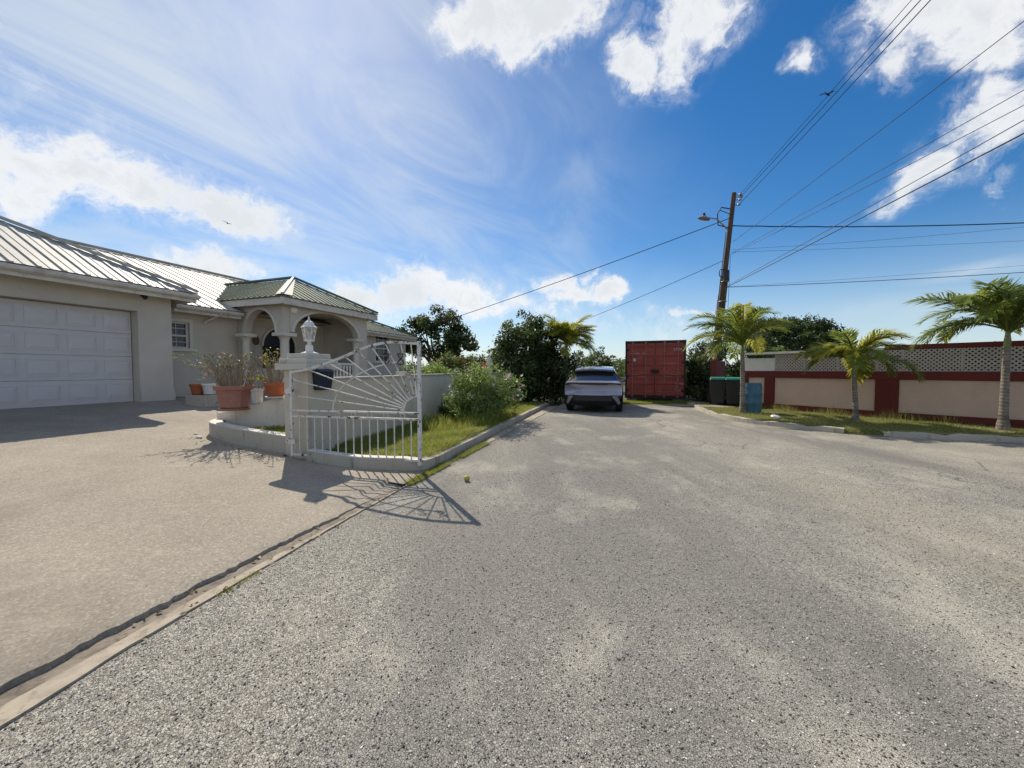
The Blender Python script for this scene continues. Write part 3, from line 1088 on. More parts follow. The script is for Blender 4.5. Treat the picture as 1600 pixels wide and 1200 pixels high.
window(6.8, 7.7, 2.03, 2.80, -12.8, 3, [2.61, 2.22], .48)
window(16.03, 17.12, 1.82, 3.18, -12.8, 3, [2.95, 2.72, 2.15], .5)

# porch: floor, corner column, two arched walls
mb = MB(); mb.box(-12.79, -10.75, 9.1, 12.95, .3, .75); hb(mb, 'porch_floor', M['gutter'])


def arch_wall(axis, c0, c1, s0, s1, a0, a1, zs, zc, z0, z1, n=26, pw=1.0):
    """wall between s0 and s1 with an arched opening a0..a1 springing at zs, crown zc"""
    mb = MB()
    P = (lambda c, s, z: (s, c, z)) if axis == 'v' else (lambda c, s, z: (c, s, z))
    def bx(sa, sb, za, zb):
        mb.hexa([P(c0, sa, za), P(c1, sa, za), P(c1, sb, za), P(c0, sb, za), P(c0, sa, zb), P(c1, sa, zb), P(c1, sb, zb), P(c0, sb, zb)])
    if a0 > s0:
        bx(s0, a0, z0, z1)
    if s1 > a1:
        bx(a1, s1, z0, z1)
    vs = []
    for k in range(n + 1):
        th_ = math.pi * k / n
        s = (a0 + a1) / 2 - math.cos(th_) * (a1 - a0) / 2
        z = zs + (zc - zs) * math.sin(th_) ** pw
        vs += [P(c0, s, z), P(c1, s, z), P(c1, s, z1), P(c0, s, z1)]
    fs = []
    for k in range(n):
        o, q = 4 * k, 4 * k + 4
        fs += [(o, o + 1, q + 1, q), (o + 1, o + 2, q + 2, q + 1), (o + 2, o + 3, q + 3, q + 2), (o + 3, o, q, q + 3)]
    mb.add(vs, fs)
    # raised band round the arch
    for k in range(n):
        pass
    return mb


def arch_band(axis, c0, c1, a0, a1, zs, zc, w, n=26):
    P = (lambda c, s, z: (s, c, z)) if axis == 'v' else (lambda c, s, z: (c, s, z))
    mb = MB(); vs = []
    m0, hw, hh = (a0 + a1) / 2, (a1 - a0) / 2, zc - zs
    for k in range(n + 1):
        t = math.pi * k / n
        vs += [P(c0, m0 - math.cos(t) * hw, zs + math.sin(t) * hh), P(c1, m0 - math.cos(t) * hw, zs + math.sin(t) * hh),
               P(c1, m0 - math.cos(t) * (hw + w), zs + math.sin(t) * (hh + w)), P(c0, m0 - math.cos(t) * (hw + w), zs + math.sin(t) * (hh + w))]
    fs = []
    for k in range(n):
        o, q = 4 * k, 4 * k + 4
        fs += [(o, o + 1, q + 1, q), (o + 1, o + 2, q + 2, q + 1), (o + 2, o + 3, q + 3, q + 2), (o + 3, o, q, q + 3)]
    mb.add(vs, fs)
    return mb


PZ = 3.60
w1 = arch_wall('v', 9.12, 9.36, -12.78, -10.76, -12.45, -11.10, 2.58, 3.34, 2.58, PZ)
w1.box(-12.78, -12.452, 9.12, 9.36, .3, 2.58)
w1.box(-12.45, -11.12, 9.12, 9.36, .3, 1.45)
hb(w1, 'porch_wall', M['wall'])
hb(arch_band('v', 9.10, 9.118, -12.45, -11.10, 2.58, 3.34, .10), 'arch_moulding', M['trim'])
w2 = arch_wall('u', -10.98, -10.74, 9.365, 12.95, 9.50, 12.42, 2.62, 3.40, 2.62, PZ)
w2.box(-10.98, -10.74, 12.423, 12.95, .3, 2.62)
w2.box(-12.78, -10.982, 12.75, 12.95, .3, PZ)
hb(w2, 'porch_wall', M['wall'])
hb(arch_band('u', -10.738, -10.72, 9.50, 12.42, 2.62, 3.40, .10), 'arch_moulding', M['trim'])
hb(MB().box(-12.78, -10.985, 9.365, 12.74, 3.48, 3.52), 'porch_ceiling', M['soffit'])


def column(v, u, r, z0, z1):
    mb = MB()
    mb.lathe([(r * 1.6, z0), (r * 1.6, z0 + .1), (r * 1.15, z0 + .16), (r, z0 + .22), (r * .9, z1 - .25), (r, z1 - .2), (r * 1.3, z1 - .12), (r * 1.5, z1 - .10)], 20, (v, u, 0))
    mb.box(v - r * 1.75, v + r * 1.75, u - r * 1.75, u + r * 1.75, z1 - .10, z1)
    return mb


hb(column(-10.88, 9.26, .14, .75, 2.575), 'column', M['trim'], smooth=True)
hb(column(-12.30, 9.05, .12, .75, 2.575), 'column', M['trim'], smooth=True)
hb(column(-10.80, 12.36, .13, .75, 2.615), 'column', M['trim'], smooth=True)
# arched entrance
dm = MB()
n = 18
pts = [(10.0, .75), (11.3, .75), (11.3, 2.25)] + [(10.65 + .65 * math.cos(math.pi * k / n), 2.25 + .65 * math.sin(math.pi * k / n)) for k in range(1, n)] + [(10.0, 2.25)]
dm.add([(-12.785, a_, b_) for a_, b_ in pts] + [(-12.765, a_, b_) for a_, b_ in pts], [tuple(range(len(pts))), tuple(range(2 * len(pts) - 1, len(pts) - 1, -1))] +
       [(i, (i + 1) % len(pts), len(pts) + (i + 1) % len(pts), len(pts) + i) for i in range(len(pts))])
dr = hb(dm, 'entrance_door', M['dark_door'])
hb(arch_band('u', -12.79, -12.73, 10.0, 11.3, 2.25, 2.90, .07), 'door_surround', M['trim'], dr)
hb(MB().box(-12.764, -12.74, 10.63, 10.67, .75, 2.85), 'door_stile', M['vent_dark'], dr)
hb(MB().lathe([(.01, -.03), (.10, -.02), (.13, 0), (.10, .02), (.01, .03)], 14, (0, 0, 0)), 'x', M['brown'])
pq = [o for o in house.children if o.name.startswith('x')][0]
pq.name = 'wall_plaque'
pq.location = (-12.77 - HB[0], 9.75 - HB[1], 2.42 - HB[2]); pq.rotation_euler = (0, R(90), 0); pq.scale = (1.25, 1, 1)
for v in pq.data.vertices:
    v.co = Vector((v.co.x + HB[0], v.co.y + HB[1], v.co.z + HB[2]))
vt = hb(MB().box(-10.736, -10.71, 10.95, 11.75, 3.47, 3.56), 'air_vent', M['vent_dark'])
for k in range(3):
    hb(MB().box(-10.709, -10.70, 10.96, 11.74, 3.483 + k * .026, 3.495 + k * .026), 'vent_slat', M['brown'], vt)
bl = hb(MB().lathe([(.13, 0), (.13, .03), (.11, .06), (.06, .10), (.01, .11)], 18), 'y', M['white_paint'], smooth=True)
bl.name = 'bulkhead_light'
for v in bl.data.vertices:
    v.co = Vector((v.co.x + HB[0], v.co.y + HB[1], v.co.z + HB[2]))
bl.location = (-10.738 - HB[0], 9.50 - HB[1], 3.33 - HB[2]); bl.rotation_euler = (0, R(90), 0)
# balustrade in the wide arch
bs = hb(MB().box(-10.93, -10.80, 9.5, 12.4, 1.58, 1.66), 'balustrade', M['white_paint'])
hb(MB().box(-10.93, -10.80, 9.5, 12.4, .75, .86), 'bottom_rail', M['white_paint'], bs)
bme = MB().lathe([(.045, 0), (.03, .08), (.06, .25), (.03, .45), (.045, .60), (.05, .715)], 10).mesh('baluster', M['white_paint'], smooth=True)
for k in range(17):
    inst('baluster', bme, bs, (-10.865 - HB[0], 9.62 + k * .165 - HB[1], .862 - HB[2]))

# ---------------------------------------------------------------- roofs
sheet_cache = {}


def slope(parent, e0, e1, t0, t1, mat, pitch, rib=.025, name='roof_panel', off=.012, special=None):
    """one roof slope, laid with ribbed sheets. e0-e1 eave, t0-t1 top (over e0 and e1 ends); all (v, u, z)"""
    e0, e1, t0, t1 = (Vector(p) for p in (e0, e1, t0, t1))
    L = (e1 - e0).length
    ax = (e1 - e0) / L
    nrm = ax.cross((t0 + t1) / 2 - (e0 + e1) / 2).normalized()
    if nrm.z < 0:
        nrm = -nrm
    upv = nrm.cross(ax).normalized()
    if upv.z < 0:
        upv = -upv
    H = (t0 - e0).dot(upv)
    a0, a1 = (t0 - e0).dot(ax), (t1 - e0).dot(ax)

    def top(s):
        h = H
        if a0 > 1e-6 and s < a0:
            h = min(h, H * s / a0)
        if a1 < L - 1e-6 and s > a1:
            h = min(h, H * (L - s) / (L - a1))
        return max(h, 0)
    n = max(1, int(round(L / pitch)))
    for k in range(n):
        s0, s1 = L * k / n, L * (k + 1) / n
        lift = nrm * (off + random.uniform(0, .002))
        ss = sorted({s0, s1} | {q for q in (a0, a1) if s0 < q < s1})
        lo = [e0 + ax * s - upv * .03 + lift for s in ss]
        hi = [e0 + ax * s + upv * top(s) + lift for s in ss]
        mb = MB()
        base = lo + hi[::-1]
        m_ = len(base)
        mb.add([p for p in base] + [p + nrm * .004 for p in base], [tuple(range(m_ - 1, -1, -1)), tuple(range(m_, 2 * m_))] + [(i, (i + 1) % m_, m_ + (i + 1) % m_, m_ + i) for i in range(m_)])
        h0 = top(s0 + .02)
        if h0 > .16:
            h0 -= .10
            mb.beam(e0 + ax * (s0 + .02) - upv * .03 + lift + nrm * (.004 + rib / 2), e0 + ax * (s0 + .02) + upv * h0 + lift + nrm * (.004 + rib / 2), .05, rib, nrm)
            if pitch > .28:
                hm = top((s0 + s1) / 2)
                if hm > .16:
                    hm -= .10
                    mb.beam(e0 + ax * (s0 + s1) / 2 - upv * .03 + lift + nrm * (.004 + rib / 5), e0 + ax * (s0 + s1) / 2 + upv * hm + lift + nrm * (.004 + rib / 5), .03, rib * .4, nrm)
        hb(mb, name, mat, parent)


def eave_run(pts, parent, gut=True):
    """fascia board and half-round gutter below an eave line"""
    for a_, b_ in zip(pts[:-1], pts[1:]):
        a_, b_ = Vector(a_), Vector(b_)
        t = (b_ - a_).normalized(); inn = Vector((-t.y, t.x, 0))
        mb = MB(); mb.beam(a_ + inn * .05 - Vector((0, 0, .13)), b_ + inn * .05 - Vector((0, 0, .13)), .03, .20)
        hb(mb, 'fascia', M['gutter_paint'], parent)
        if gut:
            mb = MB()
            prof = [(-.0, .0), (.115, .0), (.125, -.03), (.11, -.08), (.06, -.115), (.0, -.115)]
            o2 = -inn
            vs = []
            for p in (a_ + inn * .034 - Vector((0, 0, .035)), b_ + inn * .034 - Vector((0, 0, .035))):
                vs += [p + o2 * x + Vector((0, 0, z)) for x, z in prof]
            k = len(prof)
            mb.add(vs, [(i, (i + 1) % k, k + (i + 1) % k, k + i) for i in range(k)] + [tuple(range(k)), tuple(range(2 * k - 1, k - 1, -1))])
            hb(mb, 'gutter', M['gutter_paint'], parent)
            L = (b_ - a_).length
            for q in range(int(L / 1.1)):
                p = a_ + t * (.5 + q * 1.1) - Vector((0, 0, .03))
                hb(MB().beam(p + o2 * .10, p + inn * .03, .03, .012), 'gutter_bracket', M['gutter_paint'], parent)


def cap(parent, a_, b_, mat, w=.16):
    a_, b_ = Vector(a_), Vector(b_)
    mb = MB(); mb.beam(a_ + Vector((0, 0, .075)), b_ + Vector((0, 0, .085)), w * 1.25, .06)
    hb(mb, 'hip_cap', mat, parent)


# garage hip roof
Z0 = 3.42
ge = dict(v0=-11.30, u0=-1.9, v1=-19.4, u1=7.02)
gm = (ge['v0'] + ge['v1']) / 2
hw = ge['v0'] - gm
gp = Z0 + hw * .54
A, B, C_, D_ = (ge['v0'], ge['u0'], Z0), (ge['v0'], ge['u1'], Z0), (ge['v1'], ge['u1'], Z0), (ge['v1'], ge['u0'], Z0)
rA, rB = (gm, ge['u0'] + hw, gp), (gm, ge['u1'] - hw, gp)
mb = MB(); mb.add([A, B, C_, D_, rA, rB], [(0, 1, 5, 4), (1, 2, 5), (2, 3, 4, 5), (3, 0, 4), (0, 3, 2, 1)])
groof = hb(mb, 'garage_roof', M['soffit'])
slope(groof, A, B, rA, rB, M['roof_silver'], .36)
slope(groof, B, C_, rB, rB, M['roof_silver'], .36)
cap(groof, B, rB, M['roof_silver']); cap(groof, rA, rB, M['roof_silver'])
eave_run([A, B], groof); eave_run([B, C_], groof)
hb(MB().box(-11.62, -11.52, 5.95, 6.05, 3.18, 3.26).tube([(-11.57, 6.0, 3.2), (-11.50, 5.98, 3.15)], .05, 10), 'security_camera', M['car_black'])

# main hip roof
Z1 = 3.27
me_ = dict(v0=-12.38, u0=2.0, v1=-22.82, u1=19.05)
mm = -17.6
mw = me_['v0'] - mm
mp = Z1 + mw * .42
A, B, C_, D_ = (me_['v0'], 7.1, Z1), (me_['v0'], me_['u1'], Z1), (me_['v1'], me_['u1'], Z1), (me_['v1'], me_['u0'], Z1)
Am = (me_['v0'], me_['u0'], Z1)
rA, rB = (mm, me_['u0'], mp), (mm, me_['u1'] - mw, mp)
mb = MB(); mb.add([Am, B, C_, D_, rA, rB], [(0, 1, 5, 4), (1, 2, 5), (2, 3, 4, 5), (3, 0, 4), (0, 3, 2, 1)])
mroof = hb(mb, 'main_roof', M['soffit'])
split = 12.0
kB = (me_['v0'], split, Z1)
slope(mroof, Am, kB, rA, (mm, split, mp), M['roof_silver'], .36)
slope(mroof, kB, B, (mm, split, mp), rB, M['roof_green'], .36)
slope(mroof, B, C_, rB, rB, M['roof_green'], .36)
cap(mroof, rA, rB, M['roof_silver']); cap(mroof, B, rB, M['roof_green'])
eave_run([A, (me_['v0'], 9.0, Z1)], mroof); eave_run([(me_['v0'], 13.0, Z1), B], mroof); eave_run([B, C_], mroof)
hb(MB().tube([(-12.34, 8.35, 3.22), (-12.36, 8.35, 3.12), (-12.73, 8.1, 2.86), (-12.75, 8.1, 2.80)], .035, 8), 'downpipe', M['gutter_paint'])
hb(MB().tube([(-12.34, 18.2, 3.22), (-12.74, 18.1, 3.0), (-12.75, 18.1, .5)], .035, 8), 'downpipe', M['gutter_paint'])

# porch hip roof (ridge runs back into the main roof)
Z2 = 3.66
pv, pu0, pu1 = -10.42, 8.82, 13.25
pm_ = (pu0 + pu1) / 2
ph = (pu1 - pu0) / 2
pp = Z2 + ph * .50
vb = -16.6
A, B, C_, D_ = (vb, pu0, Z2), (pv, pu0, Z2), (pv, pu1, Z2), (vb, pu1, Z2)
rA, rB = (vb, pm_, pp), (pv - ph * .92, pm_, pp)
mb = MB(); mb.add([A, B, C_, D_, rA, rB], [(0, 1, 5, 4), (1, 2, 5), (2, 3, 4, 5), (3, 0, 4), (0, 3, 2, 1)])
proof = hb(mb, 'porch_roof', M['soffit'])
slope(proof, A, B, rA, rB, M['roof_green'], .24, .022)
slope(proof, B, C_, rB, rB, M['roof_green'], .24, .022)
slope(proof, C_, D_, rB, rA, M['roof_green'], .24, .022)


def flashing(e, apex, ax, wb, wt, lift=.05):
    e, apex, ax = Vector(e), Vector(apex), Vector(ax)
    q = [e, e + ax * wb, apex + ax * wt, apex]
    up = Vector((0, 0, lift))
    MBq = MB().add([p + up for p in q] + [p + up + Vector((0, 0, .012)) for p in q], [(0, 3, 2, 1), (4, 5, 6, 7), (0, 1, 5, 4), (1, 2, 6, 5), (2, 3, 7, 6), (3, 0, 4, 7)])
    hb(MBq, 'hip_flashing', M['roof_pale'], proof)


flashing(B, rB, (-1, 0, 0), .27, .22)
flashing(B, rB, (0, 1, 0), .36, .08)
cap(proof, B, rB, M['roof_pale'], .06); cap(proof, rA, rB, M['roof_green'], .12); cap(proof, C_, rB, M['roof_green'], .12)
eave_run([(-13.3, pu0, Z2), B], proof, False); eave_run([B, C_], proof, False); eave_run([C_, (-13.3, pu1, Z2)], proof, False)


# ================================================================== gate pillar, gate, garden wall
def local_frame(o, d):
    d = Vector((d[0], d[1], 0)).normalized()
    return math.atan2(d.y, d.x)


PX = Vector((-3.44, 5.80, 0)); PY = Vector((-2.99, 5.62, 0))       # front face of the pillar, left and right foot
pang = math.atan2(PY.y - PX.y, PY.x - PX.x)
pw = (PY - PX).length
pillar = thing('gate_pillar', 'square rendered gate pillar with stepped cap beside the open gate', 'pillar', ((PX.x + PY.x) / 2, (PX.y + PY.y) / 2, 0), pang)
MB().box(-pw / 2, pw / 2, 0, pw, -.05, 1.40).build('shaft', M['pillar'], pillar, bevel=.008)
c0 = pw / 2
for nm, (e, z0, z1) in (('cap_slab', (.085, 1.40, 1.495)), ('cap_slab', (.045, 1.495, 1.565)), ('cap_slab', (-.03, 1.565, 1.645))):
    MB().box(-c0 - e, c0 + e, -e, pw + e, z0, z1).build(nm, M['pillar_cap'], pillar, bevel=.008)

lamp = thing('lantern', 'white six-sided garden lantern standing on the gate pillar', 'lantern', tuple(pillar.matrix_basis @ Vector((.01, pw / 2, 1.645))), .3)
MB().lathe([(.125, 0), (.12, .02), (.07, .03), (.052, .05), (.056, .09), (.05, .13), (.026, .15), (.03, .165), (.022, .18), (.05, .195)], 20).build('base', M['lamp_white'], lamp, smooth=True)
MB().lathe([(.074, .196), (.078, .215), (.074, .22)], 6).build('cage_floor', M['lamp_white'], lamp)
for k in range(6):
    a = math.pi / 3 * k
    MB().tube([(.068 * math.cos(a), .068 * math.sin(a), .215), (.103 * math.cos(a), .103 * math.sin(a), .405)], .0065, 6).build('cage_bar', M['lamp_white'], lamp)
    a2 = a + math.pi / 3
    q = []
    for (rr, z) in ((.066, .222), (.099, .40)):
        q += [(rr * math.cos(a), rr * math.sin(a), z), (rr * math.cos(a2), rr * math.sin(a2), z)]
    MB().add(q, [(0, 1, 3, 2)]).build('pane', M['lamp_glass'], lamp)
    m0 = [(q[0][i] + q[1][i]) / 2 for i in range(3)]; m1 = [(q[2][i] + q[3][i]) / 2 for i in range(3)]
    am = a + math.pi / 6
    arc = [(m0[0] + (m1[0] - m0[0]) * t - math.sin(am) * .022 * math.sin(t * 6.28 + .3), m0[1] + (m1[1] - m0[1]) * t + math.cos(am) * .022 * math.sin(t * 6.28 + .3), m0[2] + (m1[2] - m0[2]) * t) for t in np.linspace(.05, .95, 9)]
    MB().tube(arc, .0035, 5).build('filigree', M['lamp_white'], lamp)
MB().lathe([(.02, .22), (.02, .30), (.03, .32), (.024, .35), (.005, .37)], 10).build('bulb', M['white_plastic'], lamp, smooth=True)
MB().lathe([(.118, .403), (.115, .412), (.088, .43), (.078, .455), (.055, .49), (.026, .508), (.014, .515), (.018, .528), (.010, .54), (.013, .552), (.003, .585)], 12).build('lantern_roof', M['lamp_white'], lamp)

mail = thing('mailbox', 'navy blue mailbox hung on the gate pillar behind the gate', 'mailbox', tuple(pillar.matrix_basis @ Vector((c0 + .004, .21, 1.10))), pang + R(90))
MB().hexa([(-.115, -.11, 0), (.115, -.11, 0), (.115, -.002, 0), (-.115, -.002, 0), (-.14, -.15, .27), (.14, -.15, .27), (.14, -.002, .27), (-.14, -.002, .27)]).build('box', M['navy'], mail, bevel=.012)
MB().hexa([(-.15, -.165, .272), (.15, -.165, .272), (.15, -.002, .272), (-.15, -.002, .272), (-.13, -.12, .305), (.13, -.12, .305), (.13, -.004, .335), (-.13, -.004, .335)]).build('lid', M['navy'], mail, bevel=.008)

# the gate leaf, swung open across the end of the lawn
GA, GB = Vector((-3.20, 5.575, 0)), Vector((-1.245, 5.165, 0))
gang = math.atan2(GB.y - GA.y, GB.x - GA.x)
GL = (GB - GA).length
gate = thing('gate', 'open white iron gate with sunburst bars and rust spots', 'gate', (GA.x, GA.y, .14), gang)
TOP = [(0, 1.23), (.3, 1.275), (.73, 1.40), (1.13, 1.545), (1.42, 1.62), (1.65, 1.635), (GL, 1.61)]
topz = lambda x: interp(x, [p[0] for p in TOP], [p[1] for p in TOP])
pg = lambda mb, nm, mat='gate': mb.build(nm, M[mat], gate)
pg(MB().box(-.018, .018, -.018, .018, .0, 1.25), 'stile')
pg(MB().box(GL - .022, GL + .022, -.022, .022, -.03, 1.645), 'stile')
tp = smooth_line([(p[0], p[1]) for p in TOP], 6)
mb = MB()
for a_, b_ in zip(tp[:-1], tp[1:]):
    mb.beam((a_[0], 0, a_[1]), (b_[0] + .004, 0, b_[1]), .03, .035)
pg(mb, 'top_rail')
MR, MR2, BR = .59, .675, .03
pg(MB().box(.019, GL - .023, -.013, .013, MR - .013, MR + .013), 'middle_rail')
pg(MB().box(.019, GL - .023, -.013, .013, MR2 - .012, MR2 + .012), 'middle_rail')
pg(MB().box(.019, GL - .023, -.013, .013, BR - .014, BR + .014), 'bottom_rail')
barm = MB().tube([(0, 0, BR + .015), (0, 0, MR - .014)], .0095, 8).mesh('bar', M['gate'])
nb = 16
for k in range(1, nb):
    inst('bar', barm, gate, (GL * k / nb, 0, 0))
ringm = MB().tube([(.034 * math.cos(t), 0, (MR + MR2) / 2 + .034 * math.sin(t)) for t in np.linspace(0, 2 * math.pi, 17)], .005, 5, cap=False).mesh('ring', M['gate'])
for k in (6, 8, 10, 12, 14):
    inst('ring', ringm, gate, (GL * k / nb, 0, 0))
cx, cz = GL - .02, MR2 + .012
pg(MB().tube([(cx - .215 * math.cos(t), 0, cz + .215 * math.sin(t)) for t in np.linspace(0, math.pi / 2, 12)], .011, 6), 'inner_arc')
ea, eb = 1.30, .70
pg(MB().tube([(cx - ea * math.cos(t), 0, cz + eb * math.sin(t)) for t in np.linspace(0, R(80), 26)], .010, 6), 'outer_arc')
for ang in (6.0, 12.5, 18.8, 26.2, 34.5, 43.0, 52.5, 63.0, 75.0, 84.0):
    t = R(ang)
    dx, dz = -math.cos(t), math.sin(t)
    r = .215
    while cx + dx * r > .02 and cz + dz * r < topz(cx + dx * r) - .018 and r < 3:
        r += .005
    pg(MB().tube([(cx + dx * .215, 0, cz + dz * .215), (cx + dx * r, 0, cz + dz * r)], .0085, 6), 'ray_bar')


def arcpts(c, r, a0, a1, n=10, ry=None):
    return [(c[0] + r * math.cos(R(a)), -.012, c[1] + (ry or r) * math.sin(R(a))) for a in np.linspace(a0, a1, n)]


n2 = arcpts((1.515, 1.455), .036, 165, -35, 12) + [(1.525, -.012, 1.40), (1.497, -.012, 1.365), (1.513, -.012, 1.340), (1.548, -.012, 1.352), (1.566, -.012, 1.385)]
pg(MB().tube(n2, .0085, 6), 'house_number', 'iron')
n8 = [(1.690, -.012, 1.475), (1.775, -.012, 1.475), (1.757, -.012, 1.44), (1.733, -.012, 1.41), (1.695, -.012, 1.37), (1.685, -.012, 1.345), (1.72, -.012, 1.328), (1.77, -.012, 1.335), (1.778, -.012, 1.362),
      (1.745, -.012, 1.40), (1.712, -.012, 1.43), (1.690, -.012, 1.475)]
pg(MB().tube(n8, .0085, 6), 'house_number', 'iron')
pg(MB().lathe([(.014, -.006), (.016, 0), (.014, .006)], 10, (GL - .075, 0, 1.02)), 'bolt_knob', 'iron')
for z in (.22, .95):
    pg(MB().box(-.075, .055, -.024, -.019, z - .035, z + .035).tube([(-.03, -.02, z - .05), (-.03, -.02, z + .05)], .014, 8), 'hinge')
    pg(MB().box(-.10, -.02, -.02, .085, z - .02, z + .02), 'hinge_pin')

gwall = thing('garden_wall', 'long stained grey garden wall behind the lawn and the flowering bush', 'wall', (-2.34, 8.74, 0))
GO = (-2.34, 8.74, 0)


def wsec(a_, b_, t, z0, z1, name, mat, cop=True):
    a_, b_ = Vector((*a_, 0)), Vector((*b_, 0))
    d = (b_ - a_).normalized(); nn = Vector((-d.y, d.x, 0)) * t
    MB().hexa([a_ + Vector((0, 0, z0)), b_ + Vector((0, 0, z0)), b_ + nn + Vector((0, 0, z0)), a_ + nn + Vector((0, 0, z0)),
               a_ + Vector((0, 0, z1)), b_ + Vector((0, 0, z1)), b_ + nn + Vector((0, 0, z1)), a_ + nn + Vector((0, 0, z1))]).build(name, M[mat], gwall, GO, bevel=.006)
    if cop:
        e = Vector((d.y, -d.x, 0)) * .03
        MB().hexa([a_ + e + Vector((0, 0, z1)), b_ + e + Vector((0, 0, z1)), b_ + nn - e + Vector((0, 0, z1)), a_ + nn - e + Vector((0, 0, z1)),
                   a_ + e + Vector((0, 0, z1 + .035)), b_ + e + Vector((0, 0, z1 + .035)), b_ + nn - e + Vector((0, 0, z1 + .035)), a_ + nn - e + Vector((0, 0, z1 + .035))]).build('coping', M['pillar_cap'], gwall, GO, bevel=.006)


wsec((-2.90, 6.12), (-2.40, 8.60), .15, 0, 1.245, 'wall_section', 'pink_wall')
wsec((-2.39, 8.61), (-2.32, 8.84), .22, 0, 1.33, 'pier', 'pink_wall')
wsec((-2.31, 8.85), (-1.72, 10.82), .15, 0, 1.26, 'wall_section', 'grey_wall')
wsec((-1.715, 10.83), (-.70, 14.4), .15, 0, 1.26, 'wall_section', 'grey_wall')


# ================================================================== right-hand wall
wl_len = [0]
for a_, b_ in zip(WALLQ[:-1], WALLQ[1:]):
    wl_len.append(wl_len[-1] + math.dist(a_, b_))


def wpt(s):
    return (interp(s, wl_len, [p[0] for p in WALLQ]), interp(s, wl_len, [p[1] for p in WALLQ]))


def s_of(px):
    best = min(np.linspace(0, wl_len[-1], 1200), key=lambda s: abs(800 + 601 * wpt(s)[0] / max(wpt(s)[1], .5) - px))
    return float(best)


rw = thing('roadside_wall', 'maroon and pink panelled wall topped with white lattice', 'wall', (9.96, 10.65, 0))
RO = (9.96, 10.65, 0)


def wrun(s0, s1, d0, d1, z0, z1, name, mat, parent=None, **kw):
    n = max(2, int((s1 - s0) / .35) + 1)
    ln = [wpt(s) for s in np.linspace(s0, s1, n)]
    mb = MB(); strip_solid(mb, offset_line(ln, d1), offset_line(ln, d0), z0, z1)
    return mb.build(name, M[mat], parent or rw, RO, **kw)


sA, sB, sC, sD, sE = s_of(1162), s_of(1196), s_of(1211), s_of(1369), s_of(1405)
sF = s_of(1600) + 1.2; sG = sF + .6; sH = wl_len[-1]
wrun(sA, sH, 0, .20, 0, 1.14, 'wall_core', 'panel_pink')
wrun(sA, sH, -.055, -.002, 0, .27, 'plinth', 'maroon')
wrun(sA, sH, -.060, .20, 1.142, 1.36, 'band', 'maroon')
for a_, b_ in ((sA, sA + .18), (sB, sC), (sD, sE), (sF, sG)):
    wrun(a_, b_, -.058, -.003, .272, 1.14, 'pilaster', 'maroon')
for a_, b_ in ((sA + .19, sB - .01), (sC + .01, sD - .01), (sE + .01, sF - .01), (sG + .01, sH)):
    wrun(a_, b_, -.016, -.002, .275, 1.138, 'panel', 'panel_pink')
# upper storey of lattice
wrun(sA, sC, .02, .16, 1.363, 1.80, 'end_panel', 'white_paint')
wrun(sC, sH, .62, .66, 1.2, 1.98, 'shade_sheet', 'lattice_shade')  # dark sheet standing for the shaded interior seen through the lattice
wrun(sA - .05, sD + .15, -.12, .75, 1.93, 2.00, 'coping', 'white_paint')
wrun(sD + .16, sH, -.03, .75, 1.94, 2.06, 'top_beam', 'maroon')


def lattice(s0, s1, z0, z1):
    a_, b_ = Vector((*wpt(s0), 0)), Vector((*wpt(s1), 0))
    d = (b_ - a_).normalized(); nn = Vector((d.y, -d.x, 0))
    L, Hh = (b_ - a_).length, z1 - z0
    step = .098
    mb = MB()
    for sgn, off in ((1, .012), (-1, .0)):
        k = -Hh
        while k < L + Hh:
            x0, x1 = (k, k + Hh) if sgn > 0 else (k + Hh, k)
            # clip to the bay
            p, q = [x0, 0.0], [x1, Hh]
            for e in (p, q):
                o_ = q if e is p else p
                if e[0] < 0:
                    t = (0 - e[0]) / (o_[0] - e[0]) if o_[0] != e[0] else 0
                    e[1] += (o_[1] - e[1]) * t; e[0] = 0
                elif e[0] > L:
                    t = (L - e[0]) / (o_[0] - e[0]) if o_[0] != e[0] else 0
                    e[1] += (o_[1] - e[1]) * t; e[0] = L
            if abs(p[1] - q[1]) > .02 and 0 <= min(p[1], q[1]) and max(p[1], q[1]) <= Hh + 1e-6 and k + Hh > 0 and k < L:
                A_ = a_ + d * p[0] + nn * off + Vector((0, 0, z0 + p[1])); B_ = a_ + d * q[0] + nn * off + Vector((0, 0, z0 + q[1]))
                mb.beam(A_, B_, .010, .034, nn.cross(B_ - A_))
            k += step
    o = mb.build('lattice_panel', M['lattice'], rw, RO, kind='stuff')
    fr = MB()
    fr.beam(a_ + nn * .02 + Vector((0, 0, z0)), a_ + nn * .02 + Vector((0, 0, z1)), .035, .02)
    fr.beam(a_ + Vector((0, 0, z0 + .012)), b_ + Vector((0, 0, z0 + .012)), .035, .024)
    fr.build('lattice_rail', M['lattice'], rw, RO)


edges = [sC, (sC * 2 + sD) / 3, (sC + sD * 2) / 3, sD, sE + .05, (sE * 2 + sF) / 3, (sE + sF * 2) / 3, sF, sG + .6, sG + 1.8, sG + 3.2]
for a_, b_ in zip(edges[:-1], edges[1:]):
    lattice(a_ + .012, b_ - .012, 1.362, 1.93)
# the wall turns back at its far end
strip = MB(); strip.hexa([(7.72, 14.95, 0), (8.9, 16.45, 0), (9.05, 16.33, 0), (7.9, 14.87, 0), (7.72, 14.95, 1.75), (8.9, 16.45, 1.75), (9.05, 16.33, 1.75), (7.9, 14.87, 1.75)])
strip.build('wall_return', M['maroon'], rw, RO)


